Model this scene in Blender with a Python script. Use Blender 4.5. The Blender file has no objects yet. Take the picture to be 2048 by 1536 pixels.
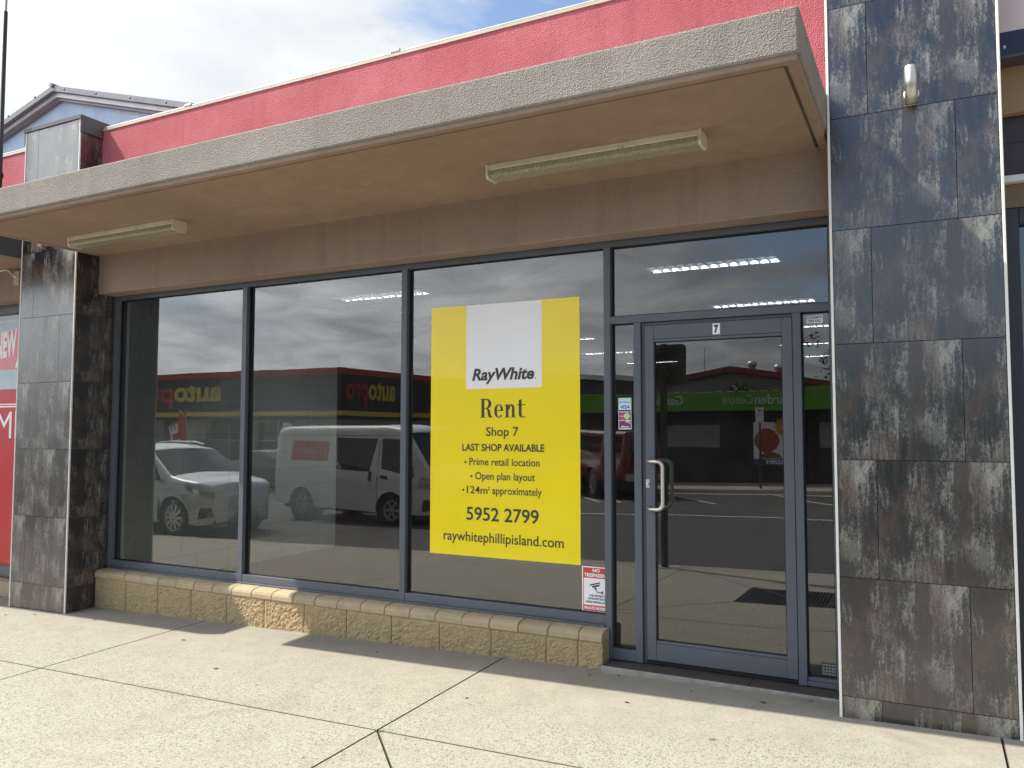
import bpy, bmesh, math, random
from mathutils import Vector, Matrix, noise
random.seed(7)
R = math.radians
SC = bpy.context.scene
COL = SC.collection

# ------------------------------------------------------------------ camera, sky, sun, exposure
CAM = Vector((1.8555, -4.9027, 1.4459))
def make_camera():
    a, b, c = R(27.3507), R(3.2944), R(0.0637)
    fw = Vector((-math.sin(a)*math.cos(b), math.cos(a)*math.cos(b), math.sin(b)))
    r = Vector((math.cos(a), math.sin(a), 0)); u = r.cross(fw)
    r2 = r*math.cos(c)+u*math.sin(c); u2 = -r*math.sin(c)+u*math.cos(c)
    cd = bpy.data.cameras.new('camera'); co = bpy.data.objects.new('camera', cd); COL.objects.link(co)
    cd.sensor_width = 36; cd.lens = 1612.6658*36/2048; cd.clip_start = 0.05; cd.clip_end = 2000
    m = Matrix((r2, u2, -fw)).transposed().to_4x4(); m.translation = CAM
    co.matrix_world = m
    SC.camera = co
make_camera()
SUN_TO = Vector((-0.80, -0.302, 1.0)).normalized()          # towards the sun
SUN_EL = math.asin(SUN_TO.z)
sd = bpy.data.lights.new('sun', 'SUN'); sd.energy = 5.0; sd.angle = R(0.55); sd.color = (1.0, 0.94, 0.84)
so = bpy.data.objects.new('sun', sd); COL.objects.link(so); so.location = (-8, -4, 12)
so.rotation_euler = (-SUN_TO).to_track_quat('-Z', 'Y').to_euler()
SC.view_settings.view_transform = 'Standard'; SC.view_settings.look = 'None'
SC.view_settings.gamma = 1; SC.view_settings.use_curve_mapping = False
SC.view_settings.exposure = 0.50
SC.cycles.max_bounces = 10; SC.cycles.transparent_max_bounces = 16; SC.cycles.diffuse_bounces = 5
SC.cycles.sample_clamp_indirect = 6; SC.cycles.use_denoising = True

def make_world():
    w = bpy.data.worlds.new('World'); SC.world = w; w.use_nodes = True
    nt = w.node_tree; N = nt.nodes; L = nt.links
    for n in list(N): N.remove(n)
    out = N.new('ShaderNodeOutputWorld')
    sky = N.new('ShaderNodeTexSky'); sky.sky_type = 'NISHITA'; sky.sun_disc = False
    sky.sun_elevation = SUN_EL; sky.sun_rotation = math.atan2(SUN_TO.x, SUN_TO.y)
    sky.altitude = 20; sky.dust_density = 1.0
    b1 = N.new('ShaderNodeBackground'); b1.inputs[1].default_value = 0.15; L.new(sky.outputs[0], b1.inputs[0])
    tc = N.new('ShaderNodeTexCoord')
    sep = N.new('ShaderNodeSeparateXYZ'); L.new(tc.outputs['Generated'], sep.inputs[0])
    # project the direction on a cloud deck: (x, y) / (z + 0.18)
    zz = N.new('ShaderNodeMath'); zz.operation = 'ABSOLUTE'; L.new(sep.outputs[2], zz.inputs[0])
    za = N.new('ShaderNodeMath'); za.operation = 'ADD'; za.inputs[1].default_value = 0.16; L.new(zz.outputs[0], za.inputs[0])
    dx = N.new('ShaderNodeMath'); dx.operation = 'DIVIDE'; L.new(sep.outputs[0], dx.inputs[0]); L.new(za.outputs[0], dx.inputs[1])
    dy = N.new('ShaderNodeMath'); dy.operation = 'DIVIDE'; L.new(sep.outputs[1], dy.inputs[0]); L.new(za.outputs[0], dy.inputs[1])
    cb = N.new('ShaderNodeCombineXYZ'); L.new(dx.outputs[0], cb.inputs[0]); L.new(dy.outputs[0], cb.inputs[1])
    n1 = N.new('ShaderNodeTexNoise'); n1.inputs['Scale'].default_value = 1.15; n1.inputs['Detail'].default_value = 9
    n1.inputs['Roughness'].default_value = 0.58; n1.inputs['Distortion'].default_value = 0.25
    mp = N.new('ShaderNodeMapping'); mp.inputs['Location'].default_value = (2.05, 0.55, 0.3); L.new(cb.outputs[0], mp.inputs[0])
    L.new(mp.outputs[0], n1.inputs['Vector'])
    n2 = N.new('ShaderNodeTexNoise'); n2.inputs['Scale'].default_value = 2.6; n2.inputs['Detail'].default_value = 8
    n2.inputs['Roughness'].default_value = 0.55; n2.inputs['Distortion'].default_value = 0.4; L.new(mp.outputs[0], n2.inputs['Vector'])
    cov = N.new('ShaderNodeValToRGB'); e = cov.color_ramp.elements          # cloud cover
    e[0].position = 0.34; e[0].color = (0, 0, 0, 1); e[1].position = 0.47; e[1].color = (1, 1, 1, 1)
    nv = N.new('ShaderNodeVectorMath'); nv.operation = 'NORMALIZE'; L.new(tc.outputs['Generated'], nv.inputs[0])
    def lobe(d, lo, hi, a, b):
        dt = N.new('ShaderNodeVectorMath'); dt.operation = 'DOT_PRODUCT'; dt.inputs[1].default_value = Vector(d).normalized(); L.new(nv.outputs[0], dt.inputs[0])
        mr = N.new('ShaderNodeMapRange'); mr.interpolation_type = 'SMOOTHSTEP'; mr.inputs[1].default_value = lo; mr.inputs[2].default_value = hi; mr.inputs[3].default_value = a; mr.inputs[4].default_value = b
        L.new(dt.outputs['Value'], mr.inputs[0]); return mr.outputs[0]
    def add(a, b, op='ADD'):
        m = N.new('ShaderNodeMath'); m.operation = op; L.new(a, m.inputs[0]); L.new(b, m.inputs[1]); return m.outputs[0]
    # breaks in the cloud: overhead towards the road, and one patch above the parapet
    c_ = add(n1.outputs[0], lobe((.16, -.80, .58), .74, .96, 0, -.32))
    c_ = add(c_, lobe((-.405, .775, .50), .972, .999, .05, -.085))
    L.new(c_, cov.inputs[0])
    sh = N.new('ShaderNodeValToRGB'); e = sh.color_ramp.elements            # cloud shading
    e[0].position = 0.34; e[0].color = (0.38, 0.41, 0.44, 1); e[1].position = 0.64; e[1].color = (0.70, 0.72, 0.74, 1)
    L.new(n2.outputs[0], sh.inputs[0])
    # a brighter cloud bank low on the sunny side, and forward scattering round the sun
    br = add(lobe((-.74, -.65, .17), .74, 1.0, 1.0, 2.0), lobe(SUN_TO, .55, 1.0, 1.0, 2.2), 'MULTIPLY')
    b2 = N.new('ShaderNodeBackground'); cm = N.new('ShaderNodeMix'); cm.data_type = 'RGBA'; L.new(lobe((-.45, .80, .38), .40, .95, 0, .62), cm.inputs[0]); L.new(sh.outputs[0], cm.inputs[6]); cm.inputs[7].default_value = (.70, .73, .75, 1)
    L.new(cm.outputs[2], b2.inputs[0]); L.new(br, b2.inputs[1])
    mx = N.new('ShaderNodeMixShader'); L.new(cov.outputs[0], mx.inputs[0]); L.new(b1.outputs[0], mx.inputs[1]); L.new(b2.outputs[0], mx.inputs[2])
    L.new(mx.outputs[0], out.inputs[0])
make_world()

# ------------------------------------------------------------------ materials
def nodes(name):
    m = bpy.data.materials.new(name); m.use_nodes = True
    nt = m.node_tree; return m, nt.nodes, nt.links, nt.nodes['Principled BSDF']
def setp(b, **k):
    for n, v in k.items(): b.inputs[n].default_value = v
def c4(c): return (c[0], c[1], c[2], 1)
def mapped(N, L, scale=(1, 1, 1), rand=False):
    tc = N.new('ShaderNodeTexCoord'); mp = N.new('ShaderNodeMapping'); mp.inputs['Scale'].default_value = scale
    if rand:
        g = N.new('ShaderNodeNewGeometry'); mu = N.new('ShaderNodeVectorMath'); mu.operation = 'MULTIPLY'
        cx = N.new('ShaderNodeCombineXYZ')
        for i in range(3): L.new(g.outputs['Random Per Island'], cx.inputs[i])
        mu.inputs[1].default_value = (17, 23, 31); L.new(cx.outputs[0], mu.inputs[0])
        ad = N.new('ShaderNodeVectorMath'); L.new(tc.outputs['Object'], ad.inputs[0]); L.new(mu.outputs[0], ad.inputs[1])
        L.new(ad.outputs[0], mp.inputs[0])
    else: L.new(tc.outputs['Object'], mp.inputs[0])
    return mp.outputs[0]
def tnoise(N, L, vec, scale, detail=4, rough=.5, dist=0):
    n = N.new('ShaderNodeTexNoise'); n.inputs['Scale'].default_value = scale; n.inputs['Detail'].default_value = detail
    n.inputs['Roughness'].default_value = rough; n.inputs['Distortion'].default_value = dist; L.new(vec, n.inputs['Vector']); return n.outputs[0]
def ramp(N, L, fac, stops):
    r = N.new('ShaderNodeValToRGB'); el = r.color_ramp.elements
    while len(el) < len(stops): el.new(0.5)
    for e, (p, c) in zip(el, stops): e.position = p; e.color = c4(c) if not isinstance(c, float) else (c, c, c, 1)
    L.new(fac, r.inputs[0]); return r.outputs[0]
def mixc(N, L, fac, a, b, mode='MIX'):
    m = N.new('ShaderNodeMix'); m.data_type = 'RGBA'; m.blend_type = mode
    for sock, v in ((m.inputs[0], fac), (m.inputs[6], a), (m.inputs[7], b)):
        if isinstance(v, (int, float)): sock.default_value = v
        elif isinstance(v, tuple): sock.default_value = c4(v)
        else: L.new(v, sock)
    return m.outputs[2]
def math2(N, L, op, a, b):
    m = N.new('ShaderNodeMath'); m.operation = op
    for i, v in enumerate((a, b)):
        if isinstance(v, (int, float)): m.inputs[i].default_value = v
        else: L.new(v, m.inputs[i])
    return m.outputs[0]
def bump(N, L, b, h, strength, dist):
    n = N.new('ShaderNodeBump'); n.inputs['Strength'].default_value = strength; n.inputs['Distance'].default_value = dist
    L.new(h, n.inputs['Height']); L.new(n.outputs[0], b.inputs['Normal'])

MATS = {}
def flat(name, col, rough=.5, metal=0, spec=.5, vary=.12, scale=3.0, bumps=0, bscale=60, coat=0, emit=0):
    """paint / plastic / metal with slight procedural variation of colour and roughness"""
    if name in MATS: return MATS[name]
    m, N, L, b = nodes(name)
    v = mapped(N, L)
    n = tnoise(N, L, v, scale, 5, .6)
    lo = tuple(c*(1-vary) for c in col); hi = tuple(min(1, c*(1+vary)) for c in col)
    L.new(ramp(N, L, n, [(.3, lo), (.7, hi)]), b.inputs['Base Color'])
    setp(b, Roughness=rough, Metallic=metal); b.inputs['Specular IOR Level'].default_value = spec
    if coat: setp(b, **{'Coat Weight': coat, 'Coat Roughness': .05})
    if bumps: bump(N, L, b, tnoise(N, L, v, bscale, 3), bumps, .004)
    if emit:
        b.inputs['Emission Color'].default_value = c4(col); b.inputs['Emission Strength'].default_value = emit
    MATS[name] = m; return m

def stucco(name, col, col2, grain=90, strength=.6, dist=.006, rough=.85, stain=.25, speck=0):
    m, N, L, b = nodes(name); v = mapped(N, L)
    big = tnoise(N, L, v, .9, 6, .6); mid = tnoise(N, L, v, 9, 5, .6)
    base = ramp(N, L, big, [(.3, tuple(c*(1-stain*.5) for c in col)), (.7, col2)])
    base = mixc(N, L, math2(N, L, 'MULTIPLY', ramp(N, L, mid, [(.4, 0.), (.75, 1.)]), stain), base, tuple(c*.7 for c in col))
    dv = mapped(N, L, (7, 7, .35)); base = mixc(N, L, ramp(N, L, tnoise(N, L, dv, 1, 5, .6, .2), [(.50, 0.), (.75, .45)]), base, tuple(c*.66 for c in col))
    if speck:                                                                # grain contrast: grazing-sun shade between the grains painted as dark specks
        sk = tnoise(N, L, v, grain*1.1, 4, .75); base = mixc(N, L, math2(N, L, 'MULTIPLY', ramp(N, L, sk, [(.40, 1.), (.56, 0.)]), speck), base, tuple(c*.38 for c in col))
    L.new(base, b.inputs['Base Color']); setp(b, Roughness=rough); b.inputs['Specular IOR Level'].default_value = .25
    vor = N.new('ShaderNodeTexVoronoi'); vor.inputs['Scale'].default_value = grain; L.new(v, vor.inputs['Vector'])
    h = math2(N, L, 'ADD', vor.outputs['Distance'], tnoise(N, L, v, grain*.6, 3, .6))
    bump(N, L, b, h, strength, dist)
    MATS[name] = m; return m

def tile_material():
    """printed porcelain: every tile carries the same oxidised-metal print, laid out in the UV map in metres"""
    m, N, L, b = nodes('oxidised_tile')
    uv = N.new('ShaderNodeUVMap'); uv.uv_map = 'print'
    def nz(scale, detail, rough, dist=0, off=(0, 0, 0)):
        mp = N.new('ShaderNodeMapping'); mp.inputs['Scale'].default_value = scale; mp.inputs['Location'].default_value = off; L.new(uv.outputs[0], mp.inputs[0])
        return tnoise(N, L, mp.outputs[0], 1, detail, rough, dist)
    M = lambda op, a_, b_: math2(N, L, op, a_, b_)
    se = N.new('ShaderNodeSeparateXYZ'); L.new(uv.outputs[0], se.inputs[0]); U, V = se.outputs[0], se.outputs[1]
    st = nz((15, 1.7, 1), 5, .6, .5, (3.1, .7, 0)); bl = nz((5, 4, 1), 3, .5, .3, (1.2, 5.3, 0)); gr = nz((150, 60, 1), 3, .7); md = nz((58, 11, 1), 5, .72, .5, (9, 2, 0))
    a_ = M('ADD', M('MULTIPLY', st, .38), M('MULTIPLY', bl, .62))
    a_ = M('ADD', a_, M('MULTIPLY', M('SUBTRACT', gr, .5), .40)); a_ = M('ADD', a_, M('MULTIPLY', M('SUBTRACT', md, .5), .54))
    col = ramp(N, L, a_, [(.30, (.005, .005, .007)), (.43, (.015, .014, .016)), (.50, (.029, .028, .028)), (.545, (.066, .064, .057)), (.60, (.155, .152, .130)), (.72, (.32, .315, .265))])
    # broad rust-brown clouds in the print
    rust = ramp(N, L, nz((4.5, 2.6, 1), 4, .6, .6, (2.2, 8.1, 0)), [(.47, 0.), (.58, .85)]); col = mixc(N, L, rust, col, mixc(N, L, .6, col, (.085, .050, .034)))
    def band(center, width, soft, wob, wscale):
        w = M('MULTIPLY', M('SUBTRACT', nz((1, wscale, 1), 2, .5, 0, (center*9, 0, 0)), .5), wob)
        d = N.new('ShaderNodeMath'); d.operation = 'ABSOLUTE'; L.new(M('SUBTRACT', M('ADD', U, w), center), d.inputs[0])
        r = N.new('ShaderNodeMapRange'); r.inputs[1].default_value = width+soft; r.inputs[2].default_value = width; L.new(M('ADD', d.outputs[0], M('MULTIPLY', M('SUBTRACT', md, .5), .10)), r.inputs[0]); return r.outputs[0]
    ed = M('MULTIPLY', M('SUBTRACT', md, .5), .06)
    bnd = M('MULTIPLY', band(.375, .032, .012, .07, 4), ramp(N, L, nz((2, 3.5, 1), 3, .5, .2, (4, 4, 0)), [(.30, 0.), (.40, .92)]))
    col = mixc(N, L, bnd, col, (.032, .022, .020))
    # columns of dark spatter
    vo = N.new('ShaderNodeTexVoronoi'); mp = N.new('ShaderNodeMapping'); mp.inputs['Scale'].default_value = (85, 52, 1); L.new(uv.outputs[0], mp.inputs[0]); L.new(mp.outputs[0], vo.inputs['Vector']); vo.inputs['Scale'].default_value = 1
    sp = M('MULTIPLY', ramp(N, L, M('ADD', vo.outputs['Distance'], M('MULTIPLY', M('SUBTRACT', md, .5), .8)), [(.30, 1.), (.42, 0.)]), M('MAXIMUM', M('MAXIMUM', band(.105, .018, .02, .05, 5), band(.165, .010, .015, .05, 5)), band(.565, .010, .02, .03, 5)))
    col = mixc(N, L, M('MULTIPLY', sp, M('GREATER_THAN', nz((3, 5, 1), 2, .5, 0, (7, 1, 0)), .44)), col, (.014, .013, .016))
    # pale bloom low on the right of the print
    bx = M('MULTIPLY', M('SUBTRACT', U, .455), M('SUBTRACT', U, .455)); by = M('MULTIPLY', M('SUBTRACT', V, .14), M('SUBTRACT', V, .14))
    bloom = N.new('ShaderNodeMapRange'); bloom.inputs[1].default_value = .0045; bloom.inputs[2].default_value = .0; bloom.inputs[4].default_value = .55; L.new(M('ADD', bx, by), bloom.inputs[0])
    col = mixc(N, L, bloom.outputs[0], col, (.16, .16, .14))
    # worn dusty edges
    L.new(col, b.inputs['Base Color']); L.new(ramp(N, L, a_, [(.35, .20), (.7, .36)]), b.inputs['Roughness'])
    b.inputs['Specular IOR Level'].default_value = 1.0; b.inputs['IOR'].default_value = 1.60
    bump(N, L, b, a_, .3, .0015)
    MATS['tile'] = m; return m

def footpath_material():
    m, N, L, b = nodes('exposed_aggregate_concrete'); v = mapped(N, L)
    big = tnoise(N, L, v, .8, 6, .62, .4); mid = tnoise(N, L, v, 6, 6, .65, .3)
    vo = N.new('ShaderNodeTexVoronoi'); vo.inputs['Scale'].default_value = 165; L.new(v, vo.inputs['Vector'])
    base = ramp(N, L, big, [(.28, (.28, .258, .205)), (.5, (.34, .318, .26)), (.72, (.39, .368, .31))])
    base = mixc(N, L, .55, base, ramp(N, L, mid, [(.3, (.225, .205, .165)), (.7, (.39, .367, .31))]))
    peb = ramp(N, L, vo.outputs['Color'], [(.0, (.08, .070, .058)), (.20, (.14, .125, .105)), (.30, (.36, .337, .28)), (1., (.48, .456, .395))])
    expo = ramp(N, L, tnoise(N, L, v, 1.7, 5, .6), [(.30, .55), (.58, 1.)])
    sp0 = N.new('ShaderNodeSeparateXYZ'); L.new(v, sp0.inputs[0]); fr = N.new('ShaderNodeMapRange'); fr.inputs[1].default_value = -.30; fr.inputs[2].default_value = -1.25; fr.inputs[3].default_value = .12
    L.new(math2(N, L, 'ADD', sp0.outputs[1], math2(N, L, 'MULTIPLY', math2(N, L, 'SUBTRACT', big, .5), .9)), fr.inputs[0]); expo = math2(N, L, 'MULTIPLY', expo, fr.outputs[0])
    base = mixc(N, L, expo, base, mixc(N, L, .85, base, peb))
    # darker band along the shopfront: concrete stain plus painted awning shade; odd stains
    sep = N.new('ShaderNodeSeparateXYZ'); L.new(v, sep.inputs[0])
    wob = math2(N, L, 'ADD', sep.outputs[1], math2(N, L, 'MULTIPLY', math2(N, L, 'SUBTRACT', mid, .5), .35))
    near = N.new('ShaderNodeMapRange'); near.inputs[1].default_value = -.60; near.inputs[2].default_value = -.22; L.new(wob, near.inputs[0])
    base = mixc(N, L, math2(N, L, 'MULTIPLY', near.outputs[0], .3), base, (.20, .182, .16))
    st = ramp(N, L, tnoise(N, L, v, 1.6, 8, .72, 1.0), [(.54, 0.), (.72, .55)])
    base = mixc(N, L, st, base, (.25, .215, .16))
    spot = N.new('ShaderNodeTexVoronoi'); spot.inputs['Scale'].default_value = 2.1; L.new(v, spot.inputs['Vector'])
    base = mixc(N, L, ramp(N, L, spot.outputs['Distance'], [(.0, .8), (.035, .7), (.05, 0.)]), base, (.13, .115, .10))
    L.new(base, b.inputs['Base Color']); setp(b, Roughness=.85); b.inputs['Specular IOR Level'].default_value = .3
    h = math2(N, L, 'ADD', math2(N, L, 'MULTIPLY', vo.outputs['Distance'], expo), math2(N, L, 'MULTIPLY', mid, .4))
    bump(N, L, b, h, .55, .006)
    MATS['footpath'] = m; return m

def asphalt_material():
    m, N, L, b = nodes('asphalt'); v = mapped(N, L)
    big = tnoise(N, L, v, .5, 5, .6); fine = tnoise(N, L, v, 120, 3, .7)
    c = ramp(N, L, big, [(.3, (.042, .042, .044)), (.7, (.062, .061, .060))])
    c = mixc(N, L, ramp(N, L, fine, [(.45, 0.), (.75, .5)]), c, (.14, .135, .13))
    L.new(c, b.inputs['Base Color']); setp(b, Roughness=.9); bump(N, L, b, fine, .4, .004)
    MATS['asphalt'] = m; return m

def glass_material(name, tint, ior=2.05, rough=0.0):
    """thin architectural pane: Fresnel reflection over a tinted see-through sheet"""
    m = bpy.data.materials.new(name); m.use_nodes = True; nt = m.node_tree; N = nt.nodes; L = nt.links
    for n in list(N): N.remove(n)
    out = N.new('ShaderNodeOutputMaterial'); mx = N.new('ShaderNodeMixShader')
    tr = N.new('ShaderNodeBsdfTransparent'); tr.inputs[0].default_value = c4(tint)
    gl = N.new('ShaderNodeBsdfGlossy'); gl.inputs['Roughness'].default_value = rough; gl.inputs[0].default_value = (1, 1, 1, 1)
    lw = N.new('ShaderNodeFresnel'); lw.inputs[0].default_value = ior
    # faint waviness of float glass
    tc = N.new('ShaderNodeTexCoord'); no = N.new('ShaderNodeTexNoise'); no.inputs['Scale'].default_value = 1.3; no.inputs['Detail'].default_value = 1
    L.new(tc.outputs['Object'], no.inputs['Vector'])
    bp = N.new('ShaderNodeBump'); bp.inputs['Strength'].default_value = .16; bp.inputs['Distance'].default_value = .004
    L.new(no.outputs[0], bp.inputs['Height']); L.new(bp.outputs[0], gl.inputs['Normal'])
    # thin dust film
    df = N.new('ShaderNodeBsdfDiffuse'); df.inputs[0].default_value = (.55, .56, .54, 1)
    nd = N.new('ShaderNodeTexNoise'); nd.inputs['Scale'].default_value = 5; nd.inputs['Detail'].default_value = 6; L.new(tc.outputs['Object'], nd.inputs['Vector'])
    rd = N.new('ShaderNodeMapRange'); rd.inputs[1].default_value = .35; rd.inputs[2].default_value = .8; rd.inputs[3].default_value = .006; rd.inputs[4].default_value = .022
    L.new(nd.outputs[0], rd.inputs[0])
    m2 = N.new('ShaderNodeMixShader'); L.new(rd.outputs[0], m2.inputs[0]); L.new(tr.outputs[0], m2.inputs[1]); L.new(df.outputs[0], m2.inputs[2])
    L.new(lw.outputs[0], mx.inputs[0]); L.new(m2.outputs[0], mx.inputs[1]); L.new(gl.outputs[0], mx.inputs[2]); L.new(mx.outputs[0], out.inputs[0])
    MATS[name] = m; return m

def brick_material(name, cols, rough=.9, bs=40, bstr=.7, bd=.008):
    m, N, L, b = nodes(name); v = mapped(N, L); g = N.new('ShaderNodeNewGeometry')
    c = ramp(N, L, g.outputs['Random Per Island'], [(0., cols[0]), (.5, cols[1]), (1., cols[2])])
    n = tnoise(N, L, v, 14, 6, .7); f = tnoise(N, L, v, 150, 3, .7)
    c = mixc(N, L, ramp(N, L, n, [(.35, 0.), (.75, .55)]), c, tuple(x*.62 for x in cols[1]))
    c = mixc(N, L, ramp(N, L, f, [(.5, 0.), (.72, .4)]), c, tuple(min(1, x*1.5) for x in cols[1]))
    L.new(c, b.inputs['Base Color']); setp(b, Roughness=rough); b.inputs['Specular IOR Level'].default_value = .2
    bump(N, L, b, math2(N, L, 'ADD', tnoise(N, L, v, bs, 6, .65), math2(N, L, 'MULTIPLY', f, .3)), bstr, bd)
    MATS[name] = m; return m

def rusty_white(name):
    m, N, L, b = nodes(name); v = mapped(N, L)
    n = tnoise(N, L, v, 22, 7, .75); n2 = tnoise(N, L, v, 4, 4, .6)
    c = ramp(N, L, n2, [(.3, (.62, .55, .40)), (.7, (.74, .70, .60))])
    c = mixc(N, L, ramp(N, L, n, [(.60, 0.), (.68, .8)]), c, (.25, .12, .04))
    L.new(c, b.inputs['Base Color']); setp(b, Roughness=.5)
    MATS[name] = m; return m

def striped(name, col, axis, pitch, depth=.5, rough=.5, metal=0, dark=.75):
    """ribbed sheet metal: colour and bump follow the ribs"""
    m, N, L, b = nodes(name); v = mapped(N, L); s = N.new('ShaderNodeSeparateXYZ'); L.new(v, s.inputs[0])
    w = math2(N, L, 'SINE', math2(N, L, 'MULTIPLY', s.outputs[axis], 2*math.pi/pitch), 0)
    w01 = math2(N, L, 'ADD', math2(N, L, 'MULTIPLY', w, .5), .5)
    n = tnoise(N, L, v, 1.5, 5, .6)
    c = ramp(N, L, n, [(.3, tuple(x*.85 for x in col)), (.7, col)])
    L.new(c, b.inputs['Base Color']); setp(b, Roughness=rough, Metallic=metal); bump(N, L, b, w01, depth, .02)
    MATS[name] = m; return m

def leaf_material(name, c1, c2):
    m, N, L, b = nodes(name); g = N.new('ShaderNodeNewGeometry')
    L.new(ramp(N, L, g.outputs['Random Per Island'], [(0., c1), (1., c2)]), b.inputs['Base Color']); setp(b, Roughness=.6)
    MATS[name] = m; return m

def block_wall_material():
    m, N, L, b = nodes('painted_blockwork'); tc = N.new('ShaderNodeTexCoord')
    cb = N.new('ShaderNodeCombineXYZ'); s = N.new('ShaderNodeSeparateXYZ'); L.new(tc.outputs['Object'], s.inputs[0])
    L.new(math2(N, L, 'ADD', s.outputs[1], s.outputs[0]), cb.inputs[0]); L.new(s.outputs[2], cb.inputs[1])
    br = N.new('ShaderNodeTexBrick'); br.inputs['Scale'].default_value = 1; br.inputs['Brick Width'].default_value = .4; br.inputs['Row Height'].default_value = .2
    br.inputs['Mortar Size'].default_value = .004; br.inputs['Mortar Smooth'].default_value = .4
    br.inputs['Color1'].default_value = (.85, .91, .83, 1); br.inputs['Color2'].default_value = (.81, .87, .79, 1); br.inputs['Mortar'].default_value = (.68, .69, .64, 1)
    L.new(cb.outputs[0], br.inputs[0]); L.new(br.outputs[0], b.inputs['Base Color']); setp(b, Roughness=.7)
    MATS['blockwork'] = m; return m

tile_material(); footpath_material(); asphalt_material(); block_wall_material()
glass_material('window_glass', (.93, .97, .95), 2.28); glass_material('door_glass', (.58, .63, .63), 2.12)
stucco('red_render', (.58, .125, .15), (.66, .20, .23), 130, .7, .005, speck=.30)
stucco('roughcast', (.34, .30, .26), (.40, .36, .315), 130, .7, .006, speck=.42)
stucco('soffit_paint', (.345, .242, .180), (.38, .272, .205), 160, .25, .003, .8, .35)
stucco('brown_render', (.34, .255, .205), (.375, .29, .235), 150, .5, .006, .85, .15)
stucco('blue_render', (.48, .66, .86), (.58, .74, .92), 30, .2, .004, .8, .3)
brick_material('sill_brick', ((.40, .32, .21), (.50, .40, .26), (.45, .37, .25)))
brick_material('split_block', ((.44, .33, .185), (.50, .385, .225), (.47, .35, .20)), .95, 55, 1.0, .014)
rusty_white('rusty_white_enamel')
leaf_material('leaf_dark', (.030, .055, .016), (.075, .115, .035)); leaf_material('leaf_mid', (.05, .085, .02), (.13, .17, .05)); leaf_material('leaf_bare', (.06, .055, .04), (.12, .11, .08))
def frame_material():
    m, N, L, b = nodes('grey_blue_powdercoat'); v = mapped(N, L)
    c = ramp(N, L, tnoise(N, L, v, 2.5, 5, .6), [(.3, (.095, .106, .128)), (.7, (.113, .126, .152))])
    sc = mapped(N, L, (40, 40, 9)); c = mixc(N, L, ramp(N, L, tnoise(N, L, sc, 1, 6, .8), [(.70, 0.), (.76, .55)]), c, (.26, .28, .31))      # chips and scuffs
    c = mixc(N, L, ramp(N, L, tnoise(N, L, v, 9, 6, .7), [(.56, 0.), (.8, .35)]), c, (.20, .19, .17))                                      # dust
    L.new(c, b.inputs['Base Color']); L.new(ramp(N, L, tnoise(N, L, v, 14, 5, .7), [(.3, .32), (.7, .5)]), b.inputs['Roughness']); return m
FRAME = frame_material()
GASKET = flat('black_rubber', (.012, .012, .013), .6)
TRIM = flat('white_trim', (.80, .79, .74), .35, 0, .5, .06, 12)
STEEL = flat('brushed_steel', (.62, .60, .56), .40, 1, .5, .06, 30)
ALU = flat('aluminium', (.62, .61, .58), .42, .8, .5, .08, 20)
DARKFLASH = flat('charcoal_flashing', (.085, .075, .078), .45, 0, .5, .08)
BLACK = flat('black_paint', (.015, .015, .016), .45)
WHITE = flat('white_vinyl', (.92, .92, .94), .35, 0, .5, .02)
YELLOW = flat('yellow_vinyl', (.97, .76, .0), .32, 0, .5, .03, 2.0, .25, 4, coat=.5)
INK = flat('charcoal_ink', (.055, .052, .045), .4, 0, .4, .02)
REDV = flat('red_vinyl', (.56, .010, .025), .3, 0, .5, .05)
GROUT = flat('dark_grout', (.10, .095, .085), .9, 0, .3, .25, 20)
TYRE = flat('tyre_rubber', (.018, .018, .019), .8)
ALLOY = flat('alloy_wheel', (.55, .56, .57), .32, .9)
CARGLASS = flat('car_glass', (.014, .017, .019), .04, 0, .8)
DARKPL = flat('dark_plastic', (.020, .020, .022), .55)

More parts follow.
